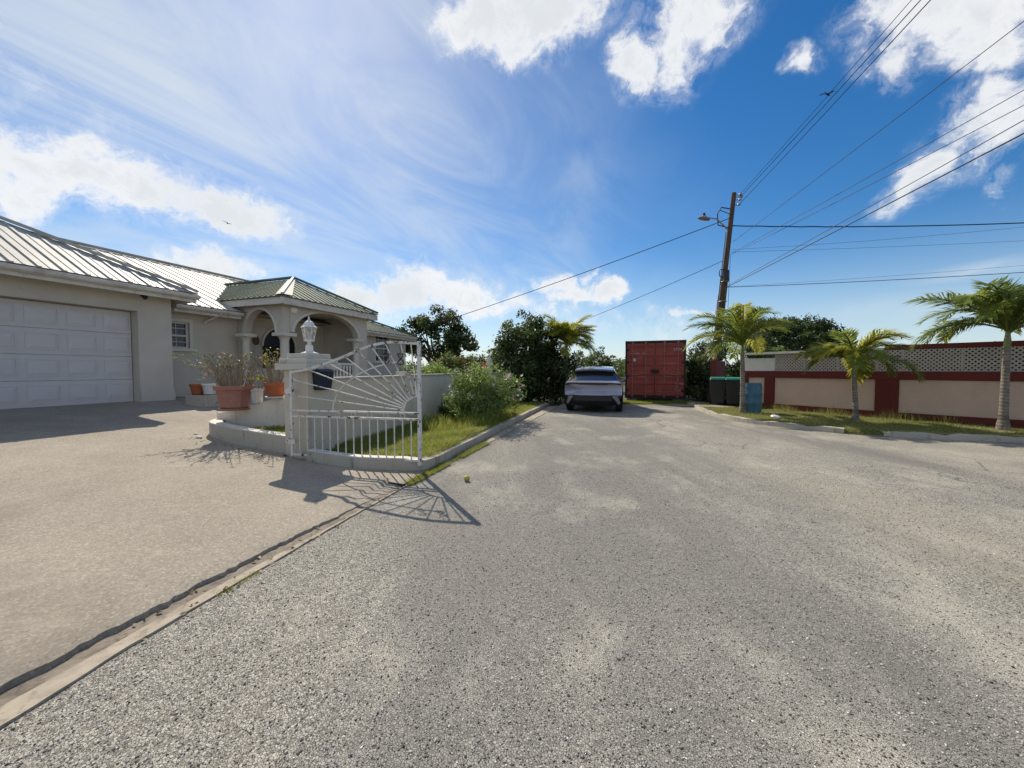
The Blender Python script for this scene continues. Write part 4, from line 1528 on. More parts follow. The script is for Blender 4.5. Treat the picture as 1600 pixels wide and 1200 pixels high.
# ================================================================== shipping container
CT = Vector((4.97, 16.9, 0))
cont = thing('shipping_container', 'rusty dark red shipping container closing the end of the road', 'container', (CT.x + CS * 1.22, CT.y - SN * 1.22, .0), -TH)
cw, chh, cl, cz0 = 1.22, 2.66, 6.06, .17
MB().box(-cw + .02, cw - .02, .10, cl, cz0 + .12, chh - .03).build('body', M['container'], cont)
# corrugated side walls
for sx in (-1, 1):
    mb = MB(); vs = []; y = .2; k = 0
    prof = []
    while y < cl - .1:
        for dy, dx in ((0, 0), (.07, .0), (.105, .036), (.175, .036), (.21, 0)):
            prof.append((y + dy, dx))
        y += .28
    for (yy, dx) in prof:
        X = sx * (cw - .02 + .001 + dx * .5)
        vs += [(X, yy, cz0 + .14), (X, yy, chh - .09)]
    n = len(prof)
    mb.add(vs, [(2 * i, 2 * i + 2, 2 * i + 3, 2 * i + 1) if sx < 0 else (2 * i, 2 * i + 1, 2 * i + 3, 2 * i + 2) for i in range(n - 1)])
    mb.build('side_wall', M['container'], cont)
for sx in (-1, 1):
    for y0, y1 in ((0, .16), (cl - .16, cl)):
        MB().box(sx * cw - .08 if sx > 0 else -cw, sx * cw if sx > 0 else -cw + .08, y0, y1, cz0 + .12, chh - .12).build('corner_post', M['container_dark'], cont, bevel=.01)
        for z0, z1 in ((cz0, cz0 + .118), (chh - .118, chh)):
            MB().box(sx * cw - .155 if sx > 0 else -cw - .006, sx * cw + .006 if sx > 0 else -cw + .155, y0 - .012, y1 + .015, z0, z1).build('corner_casting', M['container_dark'], cont, bevel=.012)
MB().box(-cw + .16, cw - .16, .0, .10, chh - .11, chh - .005).build('header', M['container_dark'], cont)
MB().box(-cw + .16, cw - .16, .0, .10, cz0, cz0 + .13).build('door_sill', M['container_dark'], cont)
for sx in (-1, 1):
    x0, x1 = (-cw + .085, -.012) if sx < 0 else (.012, cw - .085)
    # door skin with pressed horizontal bands
    bands = [(cz0 + .135, .03), (cz0 + .23, .03), (cz0 + .26, .055)]
    zz = cz0 + .26; step = (chh - .22 - zz) / 5
    prof = [(cz0 + .135, .02)]
    for k in range(5):
        a_ = zz + step * k
        prof += [(a_ + .03, .02), (a_ + .07, .045), (a_ + step - .07, .045), (a_ + step - .03, .02)]
    prof += [(chh - .115, .02)]
    mb = MB(); vs = []
    for (z, d) in prof:
        vs += [(x0, d, z), (x1, d, z), (x1, .09, z), (x0, .09, z)]
    fs = [(0, 3, 2, 1)]
    for i in range(len(prof) - 1):
        o, q = 4 * i, 4 * i + 4
        fs += [(o, o + 1, q + 1, q), (o + 1, o + 2, q + 2, q + 1), (o + 2, o + 3, q + 3, q + 2), (o + 3, o, q, q + 3)]
    o = 4 * (len(prof) - 1); fs.append((o, o + 1, o + 2, o + 3))
    mb.add(vs, fs)
    door = mb.build('door', M['container'], cont)
    MB().box(x0, x1, .004, .019, cz0 + .14, cz0 + .20).box(x0, x1, .004, .019, chh - .18, chh - .12).box(x0, x0 + .05, .004, .019, cz0 + .205, chh - .185).box(x1 - .05, x1, .004, .019, cz0 + .205, chh - .185).build('door_frame', M['container'], door)
    for fx in ((-.80, -.33) if sx < 0 else (.33, .80)):
        x = fx * (cw - .08)
        MB().tube([(x, -.02, cz0 + .03), (x, -.02, chh - .04)], .017, 8).build('lock_rod', M['steel_rod'], door)
        for z in (cz0 + .10, cz0 + .75, cz0 + 1.25, chh - .45, chh - .09):
            MB().box(x - .04, x + .04, -.018, .0035, z - .03, z + .03).build('rod_bracket', M['steel_rod'], door)
        h0, h1 = (x - .02, x + .30) if fx in (-.80, .33) else (x - .30, x + .02)
        MB().box(h0, h1, -.052, -.04, cz0 + (1.02 if abs(fx) > .5 else .92), cz0 + (1.05 if abs(fx) > .5 else .95)).build('door_handle', M['steel_rod'], door)
    for z in (cz0 + .35, cz0 + .95, cz0 + 1.55, cz0 + 2.1):
        xx = sx * (cw - .09)
        MB().box(xx - .07, xx + .07, -.008, .003, z - .05, z + .05).build('hinge', M['container_dark'], door)
MB().box(-.011, .011, .0, .09, cz0 + .14, chh - .12).build('door_gasket', M['rubber'], cont)
MB().box(-.16, .16, -.07, -.055, cz0 + 1.10, cz0 + 1.24).build('lock_box', M['container_dark'], cont)
MB().box(-.89, -.78, .001, .0035, cz0 + 1.60, cz0 + 1.73).build('data_plate', M['white_print'], cont)


def text(s, size, x, y, z, parent, mat, name='lettering', rot=(R(90), 0, 0)):
    cu = bpy.data.curves.new(name, 'FONT')
    cu.body = s; cu.size = size; cu.extrude = .001
    cu.materials.append(M[mat])
    tmp = bpy.data.objects.new('tmp', cu)
    me = bpy.data.meshes.new_from_object(tmp)
    bpy.data.objects.remove(tmp)
    if not me.materials:
        me.materials.append(M[mat])
    o = bpy.data.objects.new(name, me)
    col.objects.link(o); o.parent = parent
    o.location = (x, y, z); o.rotation_euler = rot
    return o


text('UUAN  I', .16, .745, .0005, cz0 + 2.05, cont, 'white_print')
for k, s in enumerate(('MAX GROSS', 'TARE', 'NET', 'CU CAP')):
    text(s, .062, .80, .0005, cz0 + .62 - k * .095, cont, 'white_print')
text('CAUTION', .075, -.98, .0005, cz0 + 1.92, cont, 'white_print'); text('HIGH', .075, -.50, .0005, cz0 + 1.92, cont, 'white_print')
for bx_ in (-.95, .95):
    for by_ in (.25, cl - .4):
        MB().box(bx_ - .2, bx_ + .2, by_ - .1, by_ + .1, 0, cz0 - .001).build('support_block', M['kerb'], cont)


# ================================================================== utility pole and wires
PB, PT = Vector((8.2, 15.92, 0)), Vector((9.02, 15.9, 8.58))
pole = thing('utility_pole', 'leaning weathered wooden utility pole with a street lamp arm', 'utility pole', tuple(PB))
pp_ = lambda z: PB.lerp(PT, z / 8.58) - PB
MB().tube([pp_(-.3), pp_(2.5), pp_(5.0), pp_(8.58)], [.125, .118, .105, .088], 14).build('shaft', M['pole'], pole, smooth=True)
off_ = Vector((.075, -.10, 0))
MB().tube([pp_(-.2) + off_, pp_(3.0) + off_, pp_(5.15) + off_ * .9], [.065, .06, .05], 10).build('pole_splint', M['pole'], pole, smooth=True)
for z in (2.6, 4.2, 5.0):
    MB().tube([pp_(z) + Vector((.15 * math.cos(t) + .025, .17 * math.sin(t) - .03, 0)) for t in np.linspace(0, 2 * math.pi, 17)], .012, 5).build('strap', M['galv'], pole)
sl = pp_(7.05)
lh = at(1100, 341, 15.75) - PB
arm = [sl, sl + Vector((-.28, -.05, .22)), sl + Vector((-.6, -.1, .46)), lh + Vector((.12, 0, .03))]
MB().tube(arm, [.032, .03, .026, .024], 8).build('lamp_arm', M['galv'], pole, smooth=True)
hd = MB()
hd.lathe([(.03, .10), (.07, .09), (.10, .05), (.19, -.01), (.20, -.03), (.13, -.05), (.02, -.07)], 14)
hd = hd.build('lamp_head', M['galv'], pole, smooth=True); hd.location = lh; hd.rotation_euler = (0, R(12), 0); hd.scale = (1.25, .8, 1)
MB().lathe([(.05, 0), (.05, .09), (.03, .11)], 10, tuple(lh + Vector((0, 0, .10)))).build('photocell', M['car_black'], pole, smooth=True)
im = MB().lathe([(.015, -.05), (.015, 0), (.05, .01), (.05, .04), (.025, .05), (.05, .06), (.05, .09), (.02, .11), (.005, .12)], 10).mesh('insulator', M['galv'], smooth=True)
for z, dx in ((8.5, .20), (8.3, .22), (8.1, .2), (8.42, .26)):
    inst('insulator', im, pole, tuple(pp_(z) + Vector((dx, -.02, 0))), (0, R(70), 0))
    MB().beam(pp_(z), pp_(z) + Vector((dx, -.02, 0)), .025, .025).build('bracket', M['galv'], pole)
MB().tube([pp_(7.95) + Vector((-.1, 0, 0)), pp_(7.98) + Vector((-.45, 0, .03)), pp_(7.75) + Vector((-.58, 0, 0)), pp_(7.3) + Vector((-.5, 0, 0)), pp_(7.2) + Vector((-.12, 0, 0)), pp_(7.25) + Vector((.12, -.1, 0))], .022, 6).build('drip_loop', M['wire'], pole)
MB().tube([pp_(7.75) + Vector((-.1, 0, 0)), pp_(7.85) + Vector((-.35, 0, 0)), pp_(7.9) + Vector((-.52, 0, 0))], .014, 6).build('drip_loop', M['wire'], pole)
MB().tube([pp_(5.35) + Vector((-.13, -.1, 0)) + Vector((.12 * math.cos(t), .05, .17 * math.sin(t) + .02 * math.sin(3 * t))) for t in np.linspace(0, 12, 40)], .017, 5).build('cable_coil', M['wire'], pole)
MB().box(-.09, .09, -.2, -.1, 5.0, 5.45).build('junction_box', M['car_black'], pole).location = (.5, 0, 0)
MB().tube([pp_(z) + Vector((-.17, -.06, 0)) for z in (.1, 3, 5.3, 7.0)], .016, 5).build('conduit', M['wire'], pole)


def wire(pts_or_a, b, sag, r, label, group=None, twist=0.0, ext=1.0, name='overhead_wire'):
    a, b = Vector(pts_or_a), Vector(b)
    b = a + (b - a) * ext
    n = 40
    pts = []
    for k in range(n + 1):
        t = k / n
        p = a.lerp(b, t)
        p.z -= sag * 4 * t * (1 - t)
        if twist and t < .25:
            p.z += twist * math.sin(t * 130) * (1 - t * 4)
        pts.append(p)
    o = MB().tube([q - a for q in pts], r, 5).build(name, M['wire'])
    o.location = a
    tag(o, label, 'wire', group)
    return o


def towards(px, py, z):
    """survey: the point at height z on the sight line"""
    r = ray(px, py)
    t = (z - CAM_H) / r.z
    return Vector((r.x * t, r.y * t, z))


P = lambda z, dx=0.0: PB + pp_(z) + Vector((dx, -.05, 0))
g3 = 'three parallel wires from the pole top'
for px, dx, z, rr, w_ in ((1419, .22, 8.5, .007, 'thinnest and leftmost of the three power lines climbing from the pole top'), (1433, .26, 8.42, .010, 'middle one of the three power lines climbing from the pole top'), (1448, .24, 8.12, .010, 'rightmost of the three power lines climbing from the pole top')):
    wire(P(z, dx), towards(px, -2, z + .05), .10, rr, w_, g3, ext=2.4)
wire(P(6.6, .15), towards(1600, 27, 6.9), .06, .007, 'lone thin wire slanting up to the right between the pole top lines and the bundle', ext=2.2)
gb = 'two thin wires that run close together to the right edge'
wire(P(6.15, .15), towards(1600, 136, 6.2), .05, .007, 'upper of two thin wires running close together to the right edge', gb, ext=2.2)
wire(P(6.1, .15), towards(1600, 150, 6.15), .16, .007, 'lower of two thin wires running close together to the right edge', gb, ext=2.2)
wire(P(4.85, .15), towards(1600, 182, 4.9), .05, .007, 'thin wire just above the heaviest slanting cable', ext=2.0)
wire(P(4.8, .17), towards(1600, 204, 4.85), .04, .012, 'heaviest slanting cable rising from low on the pole to the right edge', ext=2.0)
wire(P(7.25, .12), towards(1600, 336, 7.35), .30, .022, 'thick twisted black cable running almost level to the right from the lamp arm', twist=.035, ext=1.9)
wire(P(6.2, .15), towards(1600, 371, 6.2), .12, .005, 'faint level wire in the middle of the right-hand sky', ext=1.9)
wire(P(6.3, .15), towards(1600, 344, 6.9), .25, .005, 'faint level wire just under the thick twisted cable', ext=1.9)
wire(P(4.78, .15), towards(1600, 419, 4.85), .14, .011, 'lowest level cable running right above the maroon wall', ext=1.9)
wire(P(4.8, .15), towards(1600, 408, 5.0), .14, .004, 'faint thin wire just above the lowest level cable', ext=1.9)
wire(P(7.55, -.1), (-5.6, 22.0, 3.62), .12, .016, 'service cable dropping left from the pole to the house corner')
e_ = at(915, 495, 22)
wire(P(5.85, -.15), e_, .15, .011, 'thin lower cable dropping left from the pole behind the big bush', ext=1.9)
for (z, gx, gy, lb) in ((5.5, -.55, -.3, 'slack guy wire standing left of the pole'), (6.1, .35, -.4, 'guy wire standing right of the pole')):
    a = P(z, -.12 if gx < 0 else .12)
    wire(a, Vector((PB.x + gx, PB.y + gy, .1)), .02, .008, lb, name='guy_wire')

# ================================================================== bins, barrel, oddments
wb = thing('wheelie_bin', 'black wheelie bin with green lid, farther from the blue barrel', 'bin', (7.66, 14.3, .11), -.45, 'wheelie bins on the footpath')
MB().hexa([(-.21, -.24, .06), (.21, -.24, .06), (.21, .24, .06), (-.21, .24, .06), (-.26, -.29, .92), (.26, -.29, .92), (.26, .29, .92), (-.26, .29, .92)]).build('body', M['bin_black'], wb, bevel=.02)
MB().hexa([(-.28, -.32, .925), (.28, -.32, .925), (.28, .30, .925), (-.28, .30, .925), (-.24, -.27, 1.0), (.24, -.27, 1.0), (.24, .26, 1.03), (-.24, .26, 1.03)]).build('lid', M['bin_green'], wb, bevel=.02)
MB().box(-.24, .24, -.335, -.295, .84, .885).build('front_rim', M['bin_black'], wb, bevel=.01)
MB().tube([(-.22, .36, .95), (.22, .36, .95)], .016, 8).build('handle', M['bin_black'], wb)
for sx in (-1, 1):
    w_ = MB().lathe([(.03, -.03), (.10, -.03), (.10, .03), (.03, .03)], 16).build('wheel', M['rubber'], wb, smooth=True)
    w_.location = (sx * .24, .22, .10); w_.rotation_euler = (0, R(90), 0)
wb2 = copy_tree(wb)
wb2.location = (8.0, 13.86, .11); wb2.rotation_euler = (0, 0, -.52); wb2['label'] = 'black wheelie bin with green lid, half hidden by the palm trunk'
br_ = thing('barrel', 'faded blue plastic barrel beside the palm trunk', 'barrel', (7.36, 11.82, .085))
MB().lathe([(.25, 0), (.275, .02), (.285, .10), (.29, .28), (.302, .30), (.302, .33), (.29, .35), (.295, .55), (.305, .57), (.305, .60), (.29, .62), (.287, .80), (.27, .88), (.255, .90), (.255, .88), (.01, .87)], 28).build('drum', M['barrel'], br_, smooth=True)
MB().lathe([(.262, .885), (.272, .89), (.272, .91), (.262, .915)], 28, cap=False).build('rim', M['barrel'], br_, smooth=True)
for sx in (-.12, .12):
    MB().lathe([(.03, .872), (.03, .888), (.01, .89)], 10, (sx, 0, 0)).build('bung', M['white_pot'], br_)

fr_ = tag(MB().lathe([(.005, -.036), (.02, -.034), (.034, -.018), (.039, 0), (.035, .018), (.02, .033), (.004, .036)], 16).build('fruit', M['fruit'], smooth=True), 'small yellow-green fruit lying on the asphalt near the gate', 'fruit')
fr_.location = (-.57, 4.79, .036)
sc = MB()
sc.lathe([(.10, 0), (.13, .04), (.11, .09), (.05, .11), (.01, .10)], 9)
sc = sc.build('plastic_tub', M['white_plastic'], smooth=True); sc.location = at(1212, 650, 10.3); sc.location.z = .10; sc.rotation_euler = (.2, .1, .4); sc.scale = (1.2, .9, .8)
tag(sc, 'crumpled white plastic tub on the grass by the maroon wall', 'tub')
for (x, y, s, lb) in ((-5.36, 6.55, .055, 'white stone chip at the left end of the low planter kerb'), (-5.62, 6.80, .04, 'smaller white stone chip behind the other at the planter end')):
    v_, u_ = UV(x, y)
    st = MB().lathe([(.3, 0), (.9, .2), (1, .6), (.6, .95), (.1, 1.0)], 7).build('stone', M['white_pot']); st.location = (x, y, drive_z(v_) - .005); st.scale = (s, s * .8, s * .7)
    tag(st, lb, 'stone')

for (px, py, Y, s, rz, lb) in ((1293, 148, 18, .34, .5, 'dark bird gliding beside the power lines'), (355, 349, 30, .32, 2.2, 'tiny distant bird flying above the house roof')):
    b_ = MB()
    b_.tube([(-.5, 0, 0), (-.25, 0, .03), (0, 0, .05), (.25, 0, .06), (.42, 0, .07), (.52, 0, .06)], [.02, .09, .13, .10, .07, .015], 8)
    for sy in (-1, 1):
        b_.add([(.18, sy * .05, .08), (-.12, sy * .05, .07), (-.22, sy * .55, .22), (.05, sy * .6, .25), (-.18, sy * 1.0, .12), (-.08, sy * 1.02, .13)], [(0, 1, 2, 3), (3, 2, 4, 5)])
        b_.add([(.18, sy * .05, .06), (-.12, sy * .05, .05), (-.22, sy * .55, .205), (.05, sy * .6, .235), (-.18, sy * 1.0, .11), (-.08, sy * 1.02, .12)], [(3, 2, 1, 0), (5, 4, 2, 3)])
    b_.add([(-.45, 0, .02), (-.8, -.12, 0), (-.8, .12, 0)], [(0, 1, 2)])
    o = b_.build('bird', M['bird'], smooth=True); o.location = at(px, py, Y); o.scale = (s, s, s); o.rotation_euler = (.3, .1, rz)
    tag(o, lb, 'bird')

for (x, y, lb) in ((-.80, 13.8, 'grey pointed stone finial on the garden wall, nearer one above the bush'), (-.23, 16.0, 'grey pointed stone finial on the garden wall, farther one by the big bush')):
    o = MB().box(-.10, .10, -.10, .10, 0, .10).lathe([(.06, .10), (.05, .14), (.10, .20), (.13, .30), (.11, .40), (.05, .52), (.015, .60)], 14).build('stone_finial', M['pillar_cap'], smooth=True)
    o.location = (x, y, 1.296); tag(o, lb, 'finial', 'finials on the garden wall')
wsec((-.69, 14.42), (-.05, 16.7), .15, 0, 1.26, 'wall_section', 'grey_wall')


# ================================================================== the parked car
car = thing('parked_car', 'silver-blue hatchback car parked at the end of the road', 'car', (2.58, 12.32, 0), -math.atan2(.276, .96))
ROWS = [(.24, .24, .76, .22), (.36, .07, .84, .20), (.50, .01, .875, .20), (.585, -.015, .905, .20), (.66, .03, .915, .20), (.80, .055, .925, .21), (.90, .03, .92, .22), (.975, -.025, .905, .26), (1.005, -.045, .885, .28),
        (1.03, .03, .855, .24), (1.055, .20, .79, .12), (1.345, .80, .665, .08), (1.385, .66, .645, .05), (1.43, .64, .64, .05), (1.50, 1.10, .615, .03), (1.545, 1.9, .60, 0), (1.51, 2.6, .59, 0),
        (1.06, 3.40, .74, -.12), (.95, 4.0, .76, -.16), (.80, 4.42, .74, -.22), (.55, 4.52, .76, -.2), (.25, 4.45, .74, -.2)]
NX = 13


def row_pts(r):
    z, y, hw, cd = r
    out = []
    for k in range(NX):
        t = -1 + 2 * k / (NX - 1)
        zz = z - (.035 * t * t if z > 1.2 else .012 * abs(t) ** 3 if z > .97 else 0)
        out.append((hw * t, y + cd * abs(t) ** 3, zz))
    return out


def ribbon(i0, i1, name, mat, parent=car, lift=0.0, k0=0, k1=NX):
    mb = MB(); n = k1 - k0
    pts = [row_pts(ROWS[i])[k0:k1] for i in range(i0, i1 + 1)]
    mb.add([(p[0], p[1] - lift, p[2] + lift * .3) for r in pts for p in r], [(i * n + k, i * n + k + 1, (i + 1) * n + k + 1, (i + 1) * n + k) for i in range(i1 - i0) for k in range(n - 1)])
    return mb.build(name, M[mat], parent, smooth=True)


ribbon(0, 3, 'rear_bumper', 'car_black')
ribbon(3, 7, 'tailgate', 'car_paint')
ribbon(7, 10, 'boot_lip', 'car_paint')
ribbon(10, 11, 'rear_window', 'car_glass')
ribbon(11, 13, 'spoiler', 'car_paint')
ribbon(13, 14, 'roof_edge', 'car_paint')
ribbon(14, 16, 'roof', 'car_glass')
ribbon(16, 17, 'windscreen', 'car_glass')
ribbon(17, 19, 'bonnet', 'car_paint')
ribbon(19, 21, 'front_bumper', 'car_paint')
# added dark box inside the shell, hides gaps so nothing shows through
MB().box(-.72, .72, .35, 4.3, .22, .98).build('floor_pan', M['car_black'], car)
top_e = [(r[1] + r[3], r[0] - (.035 if r[0] > 1.2 else .012), r[2]) for r in (ROWS[10], ROWS[11], ROWS[14], ROWS[15], ROWS[16], ROWS[17], ROWS[18], ROWS[19])]
YS = [.26, .42, .7, 1.0, 1.4, 1.9, 2.4, 2.8, 3.25, 3.6, 3.9, 4.2]
for sx in (-1, 1):
    def side_rows(y):
        zt = interp(y, [t[0] for t in top_e], [t[1] for t in top_e]); xt = interp(y, [t[0] for t in top_e], [t[2] for t in top_e])
        tp_ = 1 - .10 * max(0, (y - 3.4) / .8) ** 2
        belt = min(1.04, zt - .02)
        return [(.80, .24), (.885, .34), (.915, .52), (.90, .66), (.93, .84), (.915 * 1, min(.97, belt - .03)), (.855, belt), (xt, zt)], tp_
    cols = []
    for y in YS:
        rws, tp_ = side_rows(y)
        cols.append([(sx * x * (tp_ if i < 7 else 1), y, z) for i, (x, z) in enumerate(rws)])
    n = 8
    def grid(rr, ci, name, mat, lift=0):
        mb = MB()
        vs = [(p[0] + sx * lift, p[1], p[2]) for c in ci for p in cols[c][rr[0]:rr[1] + 1]]
        k = rr[1] - rr[0] + 1
        fs = [(i * k + j, i * k + j + 1, (i + 1) * k + j + 1, (i + 1) * k + j) for i in range(len(ci) - 1) for j in range(k - 1)]
        mb.add(vs, fs if sx < 0 else [f[::-1] for f in fs])
        return mb.build(name, M[mat], car, smooth=True)
    grid((0, 6), range(len(YS)), 'side_panel', 'car_paint')
    grid((6, 7), range(len(YS)), 'pillar_frame', 'car_paint')
    grid((6, 7), range(2, 9), 'side_window', 'car_glass', .006)
    grid((0, 1), range(1, 11), 'sill_trim', 'car_black', .008)
    for y in (.88, 3.66):
        t_ = MB().lathe([(.20, -.11), (.30, -.115), (.335, -.09), (.34, 0), (.335, .09), (.30, .115), (.20, .11)], 28).build('wheel', M['rubber'], car, smooth=True)
        t_.location = (sx * .815, y, .34); t_.rotation_euler = (0, R(90), 0)
        rm = MB().lathe([(.03, .085), (.05, .10), (.21, .09), (.225, .113), (.20, .118), (.19, .06)], 24).build('rim', M['rim'], t_, smooth=True)
        if sx < 0:
            rm.rotation_euler = (R(180), 0, 0)
        MB().tube([(sx * .925, y + .385 * math.cos(a), .34 + .385 * math.sin(a)) for a in np.linspace(-.25, math.pi + .25, 22)], .03, 6).build('wheel_arch', M['car_black'], car)
    MB().hexa([(sx * .88, 2.86, 1.02), (sx * 1.04, 2.84, 1.02), (sx * 1.04, 2.94, 1.02), (sx * .88, 2.98, 1.0), (sx * .88, 2.86, 1.09), (sx * 1.05, 2.84, 1.13), (sx * 1.03, 2.94, 1.13), (sx * .88, 2.98, 1.08)]).build('door_mirror', M['car_paint'], car, bevel=.02)
    # silver uprights of the lower bumper and their dark pockets
    MB().hexa([(sx * .80, .115, .29), (sx * .86, .20, .30), (sx * .865, .20, .36), (sx * .78, .09, .36), (sx * .62, .0, .53), (sx * .78, .055, .56), (sx * .78, .075, .58), (sx * .62, .03, .57)]).build('bumper_blade', M['chrome'], car, bevel=.008)
    MB().hexa([(sx * .80, .085, .50), (sx * .88, .185, .47), (sx * .88, .20, .47), (sx * .80, .11, .50), (sx * .70, .03, .572), (sx * .895, .175, .578), (sx * .895, .20, .578), (sx * .70, .06, .572)]).build('air_vent', M['car_black'], car)
    tl = MB(); vs = []
    for (a_, z_, y_) in ((.46, .945, .02), (.66, .94, .045), (.80, .925, .115), (.893, .905, .205), (.893, .945, .20), (.80, .968, .11), (.66, .972, .035), (.46, .968, .0)):
        vs.append((sx * a_, y_ - .02, z_))
    tl.add(vs + [(v[0], v[1] + .03, v[2]) for v in vs], [tuple(range(8)), tuple(range(15, 7, -1))] + [(i, 8 + i, 8 + (i + 1) % 8, (i + 1) % 8) for i in range(8)])
    tl.build('tail_lamp', M['tail_red'], car)
lb_ = MB(); vs = []
for k in range(NX):
    t = -1 + 2 * k / (NX - 1)
    p0 = row_pts((.925, .012, .90, .24))[k]; p1 = row_pts((.968, -.028, .895, .255))[k]
    t2 = abs(t) * .52
    vs += [(.90 * t * .52, .03 + .22 * t2 ** 3 - .018, .925), (.90 * t * .52, -.02 + .24 * t2 ** 3 - .02, .968)]
lb_.add(vs, [(2 * k, 2 * k + 2, 2 * k + 3, 2 * k + 1) for k in range(NX - 1)])
lb_.build('light_bar', M['tail_red'], car)
MB().hexa([(-.58, -.006, .40), (.58, -.006, .40), (.58, .08, .40), (-.58, .08, .40), (-.64, -.02, .56), (.64, -.02, .56), (.64, .06, .56), (-.64, .06, .56)]).build('diffuser', M['car_black'], car, bevel=.01)
MB().box(-.84, .84, .03, .30, .585, .597).build('bumper_crease', M['chrome'], car)
MB().tube([(-.62, 1.25, 1.50), (-.62, 1.9, 1.56), (-.60, 2.5, 1.52)], .015, 6).build('roof_rail', M['chrome'], car); MB().tube([(.62, 1.25, 1.50), (.62, 1.9, 1.56), (.60, 2.5, 1.52)], .015, 6).build('roof_rail', M['chrome'], car)


# ================================================================== palms
def frond_mesh(L, mat, droop, n=70, seed=0, ll=.42, plume=.5):
    """arching feather frond grown along +X; leaflets in two ragged rows"""
    r_ = np.random.default_rng(seed)
    pts = []; p = np.array([0., 0., 0.]); ang = 0.0
    N_ = 24
    for k in range(N_ + 1):
        pts.append(p.copy())
        a = -droop * (k / N_) ** 1.25
        p = p + np.array([math.cos(a), 0, math.sin(a)]) * L / N_
    pts = np.array(pts)
    mb = MB()
    mb.tube([tuple(q) for q in pts], [.020 * (1 - .85 * k / N_) + .003 for k in range(N_ + 1)], 5)
    vs, fs = mb.v, mb.f
    for i in range(n):
        t = .16 + .84 * (i + .5) / n
        f = t * N_
        k = min(int(f), N_ - 1)
        q = pts[k] + (pts[k + 1] - pts[k]) * (f - k)
        tan = pts[min(k + 1, N_)] - pts[max(k - 1, 0)]
        tan = tan / np.linalg.norm(tan)
        nor = np.array([-tan[2], 0, tan[0]])
        prof = (math.sin(min(1, (t - .08) * 1.5) * math.pi / 2)) * (1 - .62 * max(0, t - .5) / .5)
        for s in (-1, 1):
            l = ll * prof * r_.uniform(.8, 1.15)
            up = r_.uniform(-.55, 1.0) * plume
            d = tan * (.55 + .5 * t + r_.uniform(-.1, .1)) + np.array([0, s, 0]) * r_.uniform(.75, 1.1) + nor * up
            d = d / np.linalg.norm(d)
            d2 = d + np.array([0, 0, -.5 - .9 * r_.random()]); d2 /= np.linalg.norm(d2)
            w = np.cross(d, nor); w = w / (np.linalg.norm(w) + 1e-6) * .0135
            m_ = q + d * l * .55
            e = m_ + d2 * l * .45
            o = len(vs)
            vs += [tuple(q - w * .6), tuple(q + w * .6), tuple(m_ + w), tuple(m_ - w), tuple(e)]
            fs += [(o, o + 1, o + 2, o + 3), (o + 3, o + 2, o + 4)]
    return mb.mesh('frond', mat)


def palm(name, label, x, y, z0, h, r, fl, nfr, matk, seed, group, lean=(0, 0), droop=(1.5, 2.1), wind=0.0, shaft=.42, lls=.42, trunk=True, elev=(22, 82)):
    rr = random.Random(seed)
    root = thing(name, label, 'palm tree', (x, y, z0), 0, group)
    top = Vector((lean[0], lean[1], h))
    if trunk:
        n = 16
        MB().tube([Vector((lean[0] * (k / n) ** 1.5, lean[1] * (k / n) ** 1.5, h * k / n - (.12 if k == 0 else 0))) for k in range(n + 1)],
                  [r * (1.55 - .5 * min(1, k / 3) - .28 * k / n) * (1 + .03 * math.sin(k * 2.4)) for k in range(n + 1)], 14).build('trunk', M['palm_bark'], root, smooth=True)
        MB().tube([top, top + Vector((.01, 0, shaft * .3)), top + Vector((.01, .0, shaft))], [r * .80, r * .78, r * .34], 10).build('crownshaft', M['crownshaft'], root, smooth=True)
    meshes = [frond_mesh(1.0 * fl, M[matk[k % len(matk)]], rr.uniform(*droop), 70, seed * 10 + k, lls * fl) for k in range(4)]
    for k in range(nfr):
        a = 2 * math.pi * k / nfr + rr.uniform(-.25, .25)
        el = R(rr.uniform(*elev)) if k % 3 else R(rr.uniform(50, 78))
        # a steady breeze pulls the crown one way
        a += wind * math.sin(a)
        s = rr.uniform(.85, 1.1)
        inst('frond', meshes[k % 4], root, tuple(top + Vector((0, 0, shaft * rr.uniform(.75, 1.0)))), (rr.uniform(-.35, .35), -el, a), (s, s, s))
    MB().tube([top + Vector((0, 0, shaft * .8)), top + Vector((.02, 0, shaft + .22)), top + Vector((.05, .02, shaft + .62 * fl * .55))], [.02, .015, .003], 6).build('spear_leaf', M['crownshaft'], root)
    return root


gp_ = 'palms planted along the maroon wall'
palm('palm_tree', 'leaning green palm between the bins and the blue barrel', 6.95, 11.55, .085, 1.75, .072, 1.70, 25, ['frond', 'frond', 'frond_yellow', 'frond'], 3, gp_, (-.05, 0), (1.3, 2.1), .25, .36, .30)
palm('palm_tree', 'smallest yellowish palm in front of the wide maroon pilaster', 8.70, 9.70, .085, 1.25, .058, 1.28, 26, ['frond_yellow', 'frond', 'frond_yellow', 'frond'], 11, gp_, (-.08, .0), (1.4, 2.2), .2, .30, .36)
palm('palm_tree', 'tall thick-trunked green palm at the right edge', 10.80, 8.42, .085, 1.80, .074, 1.72, 27, ['frond_dark', 'frond', 'frond_dark', 'frond_dark'], 23, gp_, (.0, 0), (1.2, 2.0), .2, .42, .32)
palm('areca_palm', 'yellow-green feathery palm growing behind the big dark bush', 2.3, 16.3, .0, 2.25, .07, 1.45, 46, ['frond_yellow', 'frond_yellow', 'frond', 'frond_yellow'], 37, None, (0, 0), (1.0, 1.8), .1, .3, .36, True, (5, 82))


